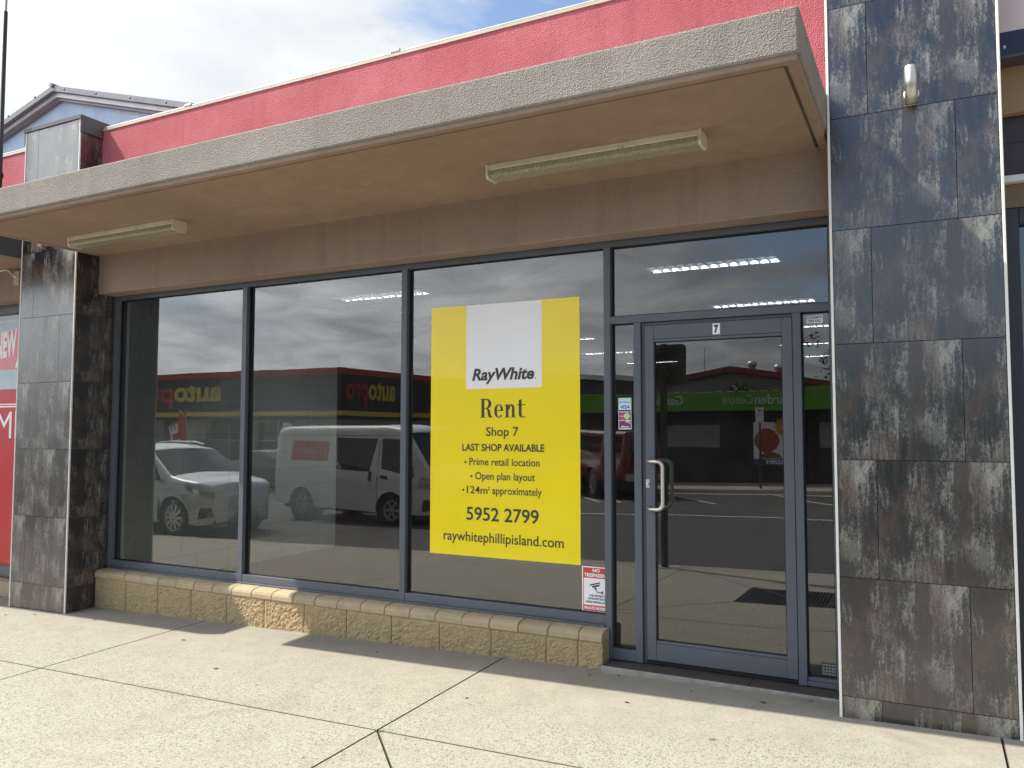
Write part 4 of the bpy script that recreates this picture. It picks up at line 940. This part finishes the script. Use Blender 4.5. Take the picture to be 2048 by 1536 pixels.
auto_shop()
def garden_shop():
    t = thing('garden_centre', 'dark walled garden centre with bright green lettered fascia across the road', 'shop', (-4, -24, rz_(-4))); P = t
    zb = -.12; GN = flat('green_fascia', (.115, .31, .015), .55, 0, .4, .06); DK = flat('dark_shopfront', (.030, .032, .030), .6)
    mb = MB(); mb.box(-9.5, 4.5, -27.5, -20.9, zb-.3, 2.7); mb.build('wall', striped('dark_cladding', (.034, .036, .034), 0, .35, .3, .6), P)
    mb = MB(); mb.box(-8.75, -1.62, -20.9, -20.0, 2.055, 2.62); mb.prism([(-1.615, -20.0, 2.07), (2.6, -19.2, 2.24), (2.6, -19.2, 2.98), (-1.615, -20.0, 2.72)], (0, -.9, 0)); mb.build('fascia', GN, P)
    mb = MB(); x = -8.75
    while x < -1.7: mb.box(x, x+.17, -21.5, -19.99, 2.622, 2.645); x += .34
    mb.build('awning_roof', flat('pale_roof_sheet', (.62, .60, .52), .5), P)
    mb = MB(); O = (0, -20.0, 0)
    for o in (4.985, 1.62):
        text(mb, 'Garden', O, LX, ZU, o, o+1.18, 2.255, .27, 0, .03, 0, .02); text(mb, 'Centre', O, LX, ZU, o+1.22, o+2.16, 2.255, .27, 0, -.004, 0, .02)
    text(mb, 'e', (0, -19.93, 0), LX, ZU, .86, 1.0, 2.42, .22, 0, .0, 0, .02)
    mb.build('sign_lettering', flat('pale_lettering', (.55, .60, .52), .5), P)
    for a, b, c, d in ((-5.85, -4.06, .90, 1.62), (-.95, .9, .95, 1.72)):
        mb = MB(); mb.box(a, b, -20.87, -20.84, c, d); mb.build('white_window_board', flat('pale_board', (.30, .32, .32), .6), P)
    mb = MB(); 
    for x in (-2.0, -1.2, -7.6): mb.box(x-.05, x+.05, -20.6, -20.5, zb, 2.05)
    mb.build('post', DK, P)
    s = thing('garden_poster', 'white garden poster with orange fruit, yellow flower and blue base strip', 'poster', (-2.4, -20.75, .4))
    y = -20.45; mb = MB(); mb.box(-2.94, -1.55, y-.02, y, .40, 1.70); mb.build('sheet', WHITE, s)
    mb = MB(); mb.box(-2.94, -1.55, y, y+.002, .40, .585, 0)
    mb.poly([(-2.55+.34*math.cos(q*.2618)*(1+.1*math.cos(q*.52)), y+.003, 1.13+.38*math.sin(q*.2618)) for q in range(24)], 1)
    for k in range(14):
        a = 2*math.pi*k/14; c, s_ = math.cos(a), math.sin(a); mb.poly([(-2.02+.06*c, y+.004, 1.55+.06*s_), (-2.02+.2*c-.06*s_, y+.004, 1.55+.2*s_+.06*c), (-2.02+.36*c, y+.004, 1.55+.36*s_), (-2.02+.2*c+.06*s_, y+.004, 1.55+.2*s_-.06*c)], 2)
    mb.poly([(-2.8, y+.003, .60), (-2.1, y+.003, .60), (-2.2, y+.003, .74), (-2.45, y+.003, .80), (-2.7, y+.003, .72)], 3)
    text(mb, 'GARDEN', (0, y+.002, 0), LX, ZU, 1.75, 2.56, .44, .11, 4, .03, 0, .003)
    mb.build('print', [flat('poster_blue', (.02, .07, .22), .5), flat('poster_orange', (.42, .065, .03), .5), flat('poster_yellow', (.70, .36, .03), .5), flat('poster_green', (.16, .14, .04), .5), WHITE], s)
garden_shop()
def red_gable_shed():
    t = thing('gabled_shed', 'grey metal shed with dark red gable edge and roof vents behind the garden centre', 'shed', (-6, -38, 0)); P = t
    Y = -32; ax, az = -6.1, 4.05; xl, xr = -13.5, 3.5; s = .168
    mb = MB(); mb.prism([(xl, Y, -1), (xr, Y, -1), (xr, Y, az-s*(xr-ax)), (ax, Y, az), (xl, Y, az-s*(ax-xl))], (0, -14, 0)); mb.build('wall', striped('grey_sheet_wall', (.21, .205, .20), 0, .2, .3, .5, .1), P)
    mb = MB()
    for x0, x1 in ((xl-.3, ax), (ax, xr+.3)):
        z0, z1 = az-s*abs(x0-ax), az-s*abs(x1-ax); mb.prism([(x0, Y+.25, z0+.02), (x1, Y+.25, z1+.02), (x1, Y+.25, z1+.28), (x0, Y+.25, z0+.28)], (0, -14.5, 0))
    rf = mb.build('roof', flat('dark_red_trim', (.20, .035, .03), .55), P)
    for x in (-5.35, -4.15):
        z = az-s*abs(x-ax)+.2; mb = MB(); mb.lathe([(.15, 0), (.15, .22), (.2, .25), (.24, .34), (.22, .44), (.1, .50), (0, .51)], (x, Y-1.2, z), n=20); mb.build('vent', ALU, rf)
    mb = MB(); mb.tube([(-7.5, Y-1, 3.8), (-7.5, Y-1, 5.3)], .012, 6); mb.build('aerial', BLACK, rf)
red_gable_shed()
def ribbed_shed():
    t = thing('ribbed_shed', 'dark ribbed metal shed with white curved roof edge beyond the van', 'shed', (-17, -46, 0)); P = t
    Y = -42; k = 47/35.
    pr = [(-31, -1), (-12.5, -1), (-12.5, 3.7)]; n = 14; arc = []
    for i in range(n+1):
        f = i/n; x = -12.5-18.5*f; arc.append((x, 3.7+1.15*math.sin(math.pi*min(1, f*1.06))**.6 if f < .94 else 3.7))
    mb = MB(); mb.prism([(x, Y, z) for x, z in pr+arc[1:]], (0, -16, 0)); mb.build('wall', striped('dark_ribbed_wall', (.085, .075, .08), 0, .25, .4, .5, .1), P)
    mb = MB()
    for i in range(n):
        (xa, za), (xb, zb) = arc[i], arc[i+1]; mb.prism([(xa, Y+.3, za+.02), (xb, Y+.3, zb+.02), (xb, Y+.3, zb+.34), (xa, Y+.3, za+.34)], (0, -16.6, 0))
    mb.build('roof', flat('white_roof', (.72, .72, .70), .4), P)
ribbed_shed()

# ------------------------------------------------------------------ trees and shrubs across the road
def leaves(name, clumps, n, size, mat, parent, seed):
    rnd = random.Random(seed); mb = MB(); tot = sum(c[3]**2 for c in clumps)
    for (cx, cy, cz, r) in clumps:
        for i in range(int(n*r*r/tot)):
            d = Vector((rnd.gauss(0, 1), rnd.gauss(0, 1), rnd.gauss(0, 1))).normalized()*r*(rnd.random()**.4); p = Vector((cx, cy, cz))+d*Vector((1, 1, .85)).length/1.6
            u = Vector((rnd.gauss(0, 1), rnd.gauss(0, 1), rnd.gauss(0, .7))).normalized(); w = u.orthogonal().normalized(); w.rotate(Matrix.Rotation(rnd.random()*6, 3, u)); s = size*rnd.uniform(.6, 1.3)
            mb.add([p-u*s, p+w*s*.45, p+u*s, p-w*s*.45], [(0, 1, 2, 3)])
    return mb.build(name, mat, parent)
def tree(name, label, cat, x, y, z0, h, spread, n, mat, seed, size=.09, limbs=7, group=None):
    t = thing(name, label, cat, (x, y, z0), 0, group); rnd = random.Random(seed); mb = MB(); mb.tube([(x, y, z0), (x+.05*h*.2, y, z0+h*.25), (x, y+.05, z0+h*.5)], [h*.03, h*.024, h*.016], 8); cl = []
    for k in range(limbs):
        a = 6.28*k/limbs+rnd.random(); l = spread*rnd.uniform(.45, 1); zz = z0+h*rnd.uniform(.5, .95); e = (x+l*math.cos(a), y+l*math.sin(a), zz)
        mb.tube([(x, y, z0+h*rnd.uniform(.2, .45)), ((x+e[0])/2, (y+e[1])/2, zz-h*.12), e], [h*.014, h*.009, h*.004], 6); cl.append((*e, spread*rnd.uniform(.30, .55)))
        for j in range(2): cl.append((e[0]+rnd.gauss(0, .3)*spread, e[1]+rnd.gauss(0, .3)*spread, zz+rnd.gauss(0, .12)*h, spread*rnd.uniform(.18, .32)))
    mb.build('trunk', flat('bark', (.075, .058, .042), .9), t); leaves('crown', cl, n, size, mat, t, seed+1); return t
tree('shrub', 'bushy green shrub rising above the green fascia in front of the gabled shed', 'shrub', -5.4, -29.5, 0, 3.75, .85, 2600, MATS['leaf_mid'], 21, .10)
tree('tree', 'thin open tree beyond the right end of the green fascia', 'tree', -.6, -33, 0, 5.4, 1.5, 1500, MATS['leaf_bare'], 22, .09, 11)
tree('tree', 'leafier open tree at the far end of the green fascia', 'tree', 2.6, -34, 0, 5.6, 1.9, 2200, MATS['leaf_dark'], 23, .10, 11)
tree('shrub', 'low green shrub in shade left of the garden centre wall', 'shrub', -10.2, -21.5, -.3, 1.9, .8, 1500, MATS['leaf_dark'], 24, .08)
tree('shrub', 'second shrub under the left end of the green fascia behind the dark car', 'shrub', -11.8, -23.5, -.3, 2.3, 1.0, 1500, MATS['leaf_mid'], 25, .08)

# ------------------------------------------------------------------ vehicles
def lerp(tab, u):
    for (a, b), (c, d) in zip(tab, tab[1:]):
        if u <= c: return b+(d-b)*max(0, (u-a))/(c-a) if c > a else d
    return tab[-1][1]
class Body:
    """car body shell: profile height zt(u), plan half-width w(u), wheel arches, tumblehome"""
    def __init__(s, top, plan, low, wheels, wr, belt, tumble, shoulder=.07, crown=.03):
        s.top, s.plan, s.low, s.wh, s.wr, s.belt, s.tum, s.sh, s.cr = top, plan, low, wheels, wr, belt, tumble, shoulder, crown
        s.L = plan[-1][0]
    def zt(s, u): return lerp(s.top, u)
    def zl(s, u):
        z = lerp(s.low, u)
        for c in s.wh:
            r = s.wr*1.17
            if abs(u-c) < r: z = max(z, s.wr+math.sqrt(r*r-(u-c)**2)*.98)
        return z
    def w(s, u, z):
        b = lerp(s.plan, u); b *= 1-s.tum*max(0, z-s.belt)-.10*max(0, .55-z)**1.5
        b += .022*math.exp(-((z-s.belt+.10)/.07)**2)
        for c in s.wh:                                                       # flared arches
            d = math.hypot(u-c, z-s.wr); b += .025*math.exp(-((d-s.wr*1.22)/.07)**2)
        return b
    def shell(s, nu=90, ns=14, nt=7):
        us = sorted(set([s.L*i/nu for i in range(nu+1)]+[c+e*s.wr*1.17*k for c in s.wh for e in (-1, 1) for k in (.9, .97, 1.0, 1.001)])); us = [u for u in us if 0 <= u <= s.L]
        rings = []
        for u in us:
            zt, zl = s.zt(u), s.zl(u); zs = max(zl+.02, zt-s.sh); half = []
            for i in range(ns+1): z = zl+(zs-zl)*i/ns; half.append((s.w(u, z), z))
            wt = half[-1][0]; r = min(s.sh, wt*.4)
            for k in (.4, .75, 1.0): a = math.pi/2*k; half.append((wt-r+r*math.cos(a), zs+(zt-zs)*math.sin(a)))
            for k in range(1, nt+1): f = 1-k/nt; half.append(((wt-r)*f, zt+s.cr*(1-f*f)))
            rings.append([(u, y, z) for y, z in half]+[(u, -y, z) for y, z in reversed(half[:-1])])
        mb = MB(); n = len(rings[0]); V = [p for r_ in rings for p in r_]; fs = [(i*n+k, i*n+k+1, (i+1)*n+k+1, (i+1)*n+k) for i in range(len(rings)-1) for k in range(n-1)]
        mb.add(V, fs, 0, True)
        for r_, rev in ((rings[0], False), (rings[-1], True)):
            c = tuple(sum(p[i] for p in r_)/n for i in range(3)); f = [(k, k+1, n) if not rev else (k+1, k, n) for k in range(n-1)]; mb.add(list(r_)+[c], f, 0, False)
        return mb
    def side(s, mb, quad, off, mi=0, nu=8, nz=5, sides=(1, -1)):
        """patch on the flanks; quad = (u,z) corners bl, br, tr, tl"""
        bl, br, tr, tl = quad
        for sd in sides:
            V = []
            for j in range(nz+1):
                for i in range(nu+1):
                    a, b = i/nu, j/nz; u = (bl[0]*(1-a)+br[0]*a)*(1-b)+(tl[0]*(1-a)+tr[0]*a)*b; z = (bl[1]*(1-a)+br[1]*a)*(1-b)+(tl[1]*(1-a)+tr[1]*a)*b
                    V.append((u, sd*(s.w(u, z)+off), z))
            mb.add(V, [(j*(nu+1)+i, j*(nu+1)+i+1, (j+1)*(nu+1)+i+1, (j+1)*(nu+1)+i) for j in range(nz) for i in range(nu)], mi, True)
    def topatch(s, mb, u0, u1, f0, f1, off, mi=0, nu=10, nt=8):
        V = []
        for i in range(nu+1):
            u = u0+(u1-u0)*i/nu; zt = s.zt(u); f_ = f0+(f1-f0)*i/nu; wt = s.w(u, zt-s.sh)
            e = .02; sl = (s.zt(u+e)-s.zt(u-e))/(2*e); nl = math.hypot(1, sl)
            for k in range(nt+1):
                q = -1+2*k/nt; y = q*f_*wt; V.append((u-sl/nl*off, y, zt+s.cr*(1-(q*f_)**2)+off/nl))
        mb.add(V, [(i*(nt+1)+k, (i+1)*(nt+1)+k, (i+1)*(nt+1)+k+1, i*(nt+1)+k+1) for i in range(nu) for k in range(nt)], mi, True)
def add_wheels(t, us, half, r, rim, spokes, width=.21):
    for u in us:
        for sd in (1, -1):
            y1 = sd*half; y0 = sd*(half-width); mb = MB(); a = (0, sd, 0); c = (u, y0, r)
            mb.lathe([(0, 0), (r*.9, 0), (r, .03), (r, width-.03), (r*.94, width), (rim, width+.004), (rim*.97, width-.02), (rim*.9, width-.05), (0, width-.05)], c, a, 32)
            w = mb.build('wheel', TYRE, t, local=True)
            m2 = MB(); m2.lathe([(rim, width+.002), (rim*.985, width+.008), (rim*.90, width-.004), (rim*.88, width-.03)], c, a, 32); m2.lathe([(0, width+.002), (rim*.17, width), (rim*.2, width-.02)], c, a, 16)
            for k in range(spokes):
                q = 2*math.pi*k/spokes; d = Vector((math.cos(q), 0, math.sin(q))); n = Vector((-math.sin(q), 0, math.cos(q))); cc = Vector((u, y1, r))
                w0, w1 = rim*.10, rim*.15*8/max(5, spokes)*.8; yo = Vector((0, sd*.0, 0))
                pts = [cc+d*rim*.15-n*w0, cc+d*rim*.92-n*w1, cc+d*rim*.92+n*w1, cc+d*rim*.15+n*w0]
                m2.prism(pts, (0, -sd*.03, 0))
            m2.build('rim', ALLOY, w, local=True)
def vehicle(name, label, cat, loc, head, body, paint, half, wr, rim, spokes):
    t = thing(name, label, cat, loc, R(head)); sh = body.shell(); b = sh.build('body', paint, t, local=True)
    mb = MB()
    lo, hi = .22, .40
    mb.box(.25, body.L-.3, -half*.82, half*.82, lo, .62)
    for c in body.wh:
        for sd in (1, -1): mb.lathe([(wr*1.16, 0), (wr*1.16, .30), (0, .30)], (c, sd*(half-.015), wr), (0, -sd, 0), 28)
    mb.build('underbody', DARKPL, t, local=True)
    add_wheels(t, body.wh, half-.02, wr, rim, spokes); return t
def suv():
    B = Body([(0, .95), (.06, 1.05), (.35, 1.45), (.55, 1.56), (1.2, 1.63), (2.0, 1.62), (2.45, 1.55), (3.22, 1.09), (3.40, 1.055), (3.9, .99), (4.1, .93), (4.18, .84), (4.22, .74)],
             [(0, .62), (.1, .72), (.4, .82), (1, .87), (2.6, .88), (3.5, .865), (3.85, .80), (4.05, .69), (4.16, .55), (4.22, .40)], [(0, .42), (.25, .28), (3.8, .25), (4.05, .24), (4.22, .30)], (.78, 3.34), .345, .98, .30, .08, .045)
    P = flat('silver_car_paint', (.50, .53, .54), .28, .55, .5, .02, 3, coat=.8)
    t = vehicle('parked_suv', 'silver compact SUV parked beside the kerb, reflected in the first window', 'car', (-13.52, -6.25, -.475), 3.8, B, P, .875, .345, .245, 10)
    mb = MB(); B.side(mb, ((2.05, 1.02), (2.98, 1.02), (2.55, 1.44), (2.08, 1.52)), .006); B.side(mb, ((.95, 1.03), (1.98, 1.02), (2.0, 1.52), (1.15, 1.52)), .006); mb.build('side_window', CARGLASS, t, local=True)
    mb = MB(); B.topatch(mb, 2.50, 3.20, .90, .93, .008); mb.build('windscreen', CARGLASS, t, local=True)
    mb = MB(); B.side(mb, ((3.70, .86), (4.13, .70), (4.13, .80), (3.62, .97)), .010, 0); B.side(mb, ((3.84, .80), (3.93, .77), (3.93, .87), (3.84, .89)), .016, 1)
    mb.build('headlight', [flat('smoked_lens', (.09, .10, .10), .08), flat('lamp_reflector', (.7, .7, .7), .1, .8)], t, local=True)
    def front(pts, off=.02): return [(4.2+off+.0-.55*(y/.8)**2*.35, y, z) for y, z in pts]
    mb = MB(); mb.prism(front([(-.40, .40), (.40, .40), (.50, .52), (.42, .64), (-.42, .64), (-.50, .52)], -.01), (.05, 0, 0)); mb.prism(front([(-.50, .74), (.50, .74), (.50, .80), (-.50, .80)], -.02), (.05, 0, 0))
    B.side(mb, ((3.90, .35), (4.13, .37), (4.09, .55), (3.95, .55)), .008); mb.build('grille', DARKPL, t, local=True)
    mb = MB(); mb.prism(front([(-.17, .44), (.17, .44), (.17, .55), (-.17, .55)], .045), (.01, 0, 0)); mb.build('number_plate', flat('plate', (.5, .52, .5), .4), t, local=True)
    mb = MB(); B.side(mb, ((3.34-.42, .33), (3.34-.38, .30), (3.34-.36, .66), (3.34-.40, .68)), .006); mb.prism(front([(-.62, .24), (.62, .24), (.60, .33), (-.60, .33)], .0), (.04, 0, 0)); mb.build('lower_trim', DARKPL, t, local=True)
    mb = MB()
    for s in (1, -1): mb.sphere((2.86, s*1.0, 1.06), (.07, .12, .08), 8); mb.tube([(2.86, s*.84, 1.03), (2.86, s*.95, 1.05)], .03, 6)
    mb.build('mirror', P, t, local=True)
    mb = MB()
    for s in (1, -1): mb.tube([(.8, s*.60, 1.655), (1.2, s*.60, 1.69), (2.0, s*.59, 1.685), (2.3, s*.58, 1.63)], .018, 6)
    mb.build('roof_rail', ALU, t, local=True)
suv()
def van():
    B = Body([(0, 1.2), (.03, 1.72), (.10, 1.92), (.3, 1.96), (3.3, 1.98), (3.7, 1.93), (3.85, 1.86), (4.42, 1.16), (4.55, 1.06), (4.64, .92), (4.68, .75)],
             [(0, .74), (.05, .80), (.3, .835), (1.0, .845), (3.8, .845), (4.3, .82), (4.5, .76), (4.62, .66), (4.68, .56)], [(0, .42), (.2, .30), (4.3, .26), (4.68, .30)], (.98, 3.55), .325, 1.0, .13, .09, .03)
    P = flat('white_van_paint', (.72, .72, .71), .30, 0, .5, .02, 3, coat=.6)
    ux = math.cos(R(7.0)); uy = math.sin(R(7.0)); hx, hy = -10.1, -8.35      # rear wheel, kerb side
    lx = hx-ux*.98+uy*.84; ly = hy-uy*.98-ux*.84
    t = vehicle('delivery_van', 'white delivery van with red sign on its side, reflected behind the silver SUV', 'van', (lx, ly, rz_(-9)+.005), 7.0, B, P, .845, .325, .205, 6)
    mb = MB(); B.side(mb, ((2.00, 1.10), (2.95, 1.07), (3.12, 1.72), (1.96, 1.74)), .006); B.side(mb, ((3.28, 1.14), (4.12, .98), (3.80, 1.70), (3.24, 1.72)), .006); mb.build('side_window', CARGLASS, t, local=True)
    mb = MB(); B.topatch(mb, 3.88, 4.40, .88, .93, .008); mb.build('windscreen', CARGLASS, t, local=True)
    mb = MB()
    for u in (1.93, 3.18): B.side(mb, ((u, .34), (u+.012, .34), (u+.012, 1.80), (u, 1.80)), .003, 0, 1, 14)
    B.side(mb, ((.25, .98), (1.93, .98), (1.93, .992), (.25, .992)), .004, 0, 10, 1); B.side(mb, ((.3, 1.76), (3.9, 1.79), (3.9, 1.80), (.3, 1.772)), .003, 0, 14, 1); B.side(mb, ((2.95, .90), (3.03, .90), (3.03, 1.08), (2.95, 1.08)), .012); B.side(mb, ((3.28, .95), (3.48, .93), (3.45, 1.0), (3.28, 1.01)), .012); mb.build('door_trim', DARKPL, t, local=True)
    mb = MB(); B.side(mb, ((.58, 1.25), (1.72, 1.25), (1.74, 1.66), (.62, 1.66)), .007); sg = mb.build('side_sign', flat('sign_red', (.48, .035, .045), .4), t, local=True)
    mb = MB(); yy = B.w(1.2, 1.45)+.012
    text(mb, 'Australia Post', (0, yy, 0), LX, ZU, -1.42, -.66, 1.415, .085, 0, .02, 0, .002)
    for s, c in ((1, 0), (-1, 0)):
        pts = []
        for k in range(13): a = R(-75+150*k/12); pts.append((1.575+s*.022+s*.085*math.cos(a)*.9, yy+.002, 1.455+.115*math.sin(a)))
        for k in range(13): a = R(75-150*k/12); pts.append((1.575+s*.022+s*.045*math.cos(a), yy+.002, 1.455+.115*math.sin(a)))
        for i in range(12): mb.poly([pts[i], pts[i+1], pts[24-i], pts[25-i]])
    mb.build('lettering', WHITE, sg, local=True)
    mb = MB(); B.side(mb, ((4.22, .78), (4.60, .74), (4.58, .94), (4.26, 1.0)), .010); mb.build('headlight', flat('clear_lens', (.55, .56, .55), .1, .3), t, local=True)
    mb = MB(); B.side(mb, ((0.015, .8), (.05, .8), (.05, 1.25), (.02, 1.25)), .010); mb.build('tail_light', flat('tail_red', (.35, .02, .02), .2), t, local=True)
    mb = MB(); mb.box(4.63, 4.70, -.56, .56, .33, .55); mb.box(4.64, 4.70, -.45, .45, .70, .80); B.side(mb, ((4.30, .34), (4.62, .36), (4.62, .56), (4.32, .55)), .010); mb.build('bumper_trim', DARKPL, t, local=True)
    mb = MB()
    for s in (1, -1): mb.sphere((4.10, s*.99, 1.30), (.06, .10, .14), 8); mb.tube([(4.05, s*.82, 1.14), (4.08, s*.93, 1.22)], .025, 6)
    mb.build('mirror', DARKPL, t, local=True)
van()
def four_wd():
    B = Body([(0, 1.15), (.03, 1.70), (.12, 1.80), (2.7, 1.84), (3.0, 1.78), (3.45, 1.20), (3.6, 1.14), (4.5, 1.06), (4.62, .9)], [(0, .82), (.1, .86), (3.5, .87), (4.4, .83), (4.62, .74)], [(0, .5), (4.62, .45)], (.95, 3.70), .38, 1.1, .16, .08, .03)
    P = flat('dark_red_paint', (.12, .008, .010), .25, .1, .5, .02, 3, coat=.7)
    hd = 232; ux, uy = math.cos(R(hd)), math.sin(R(hd)); x, y = -5.2, -15.6
    t = vehicle('red_four_wheel_drive', 'dark red four-wheel drive with spare wheel on its tailgate across the road', 'car', (x, y, rz_(x)+.005), hd, B, P, .87, .38, .22, 6)
    mb = MB(); B.side(mb, ((.25, 1.22), (1.25, 1.22), (1.28, 1.66), (.32, 1.66)), .006); B.side(mb, ((1.35, 1.22), (2.25, 1.22), (2.25, 1.66), (1.38, 1.66)), .006); B.side(mb, ((2.33, 1.22), (3.28, 1.2), (2.95, 1.64), (2.33, 1.66)), .006); mb.build('side_window', CARGLASS, t, local=True)
    mb = MB(); mb.prism([(-.012, -.66, 1.22), (-.012, .66, 1.22), (-.002, .60, 1.62), (-.002, -.60, 1.62)], (.014, 0, 0)); mb.build('rear_window', CARGLASS, t, local=True)
    mb = MB(); mb.lathe([(0, 0), (.34, 0), (.36, .04), (.36, .18), (.30, .22), (0, .22)], (-.01, -.22, 1.02), (-1, 0, 0), 28); mb.build('spare_wheel', TYRE, t, local=True)
    mb = MB(); mb.box(-.09, .06, -.80, .80, .50, .68); mb.build('bumper', flat('chrome', (.6, .6, .6), .15, 1), t, local=True)
    for s in (1, -1):
        mb = MB(); mb.box(-.02, .02, s*.70-.07, s*.70+.07, .85, 1.15); mb.build('tail_light', MATS['tail_red'], t, local=True)
    mb = MB(); mb.box(-.10, -.05, .12, .52, .72, .84); mb.build('number_plate', MATS['plate'], t, local=True)
four_wd()
def dark_car(x, y, hd, label):
    B = Body([(0, .85), (.05, 1.0), (.7, 1.06), (1.2, 1.40), (1.9, 1.45), (2.4, 1.40), (3.2, 1.0), (4.2, .86), (4.4, .68)], [(0, .70), (.3, .82), (3.6, .86), (4.2, .74), (4.4, .55)], [(0, .35), (.3, .25), (4.4, .26)], (.85, 3.45), .32, .92, .28, .07, .03)
    P = flat('dark_car_paint', (.028, .034, .045), .25, .3, .5, .02, 3, coat=.7)
    t = vehicle('parked_car', label, 'car', (x, y, rz_(x)+.005), hd, B, P, .85, .32, .21, 8)
    mb = MB(); B.side(mb, ((1.0, .98), (3.0, .95), (2.35, 1.32), (1.3, 1.32)), .006, 0, 12); mb.build('side_window', CARGLASS, t, local=True)
    mb = MB(); B.topatch(mb, 2.46, 3.16, .86, .93, .008); mb.build('windscreen', CARGLASS, t, local=True)
    mb = MB(); B.topatch(mb, .72, 1.18, .93, .86, .008); mb.build('rear_window', CARGLASS, t, local=True)
    mb = MB(); B.side(mb, ((4.02, .60), (4.33, .58), (4.30, .70), (4.05, .74)), .01); mb.build('headlight', MATS['clear_lens'], t, local=True)
    mb = MB(); mb.box(4.36, 4.42, -.4, .4, .42, .60); mb.build('grille', DARKPL, t, local=True)
dark_car(-10.0, -19.6, 60, 'dark blue car parked nose-out beyond the red four-wheel drive')
dark_car(-20.5, -17.0, 12, 'dark car parked by the auto shop between the silver SUV and white van')
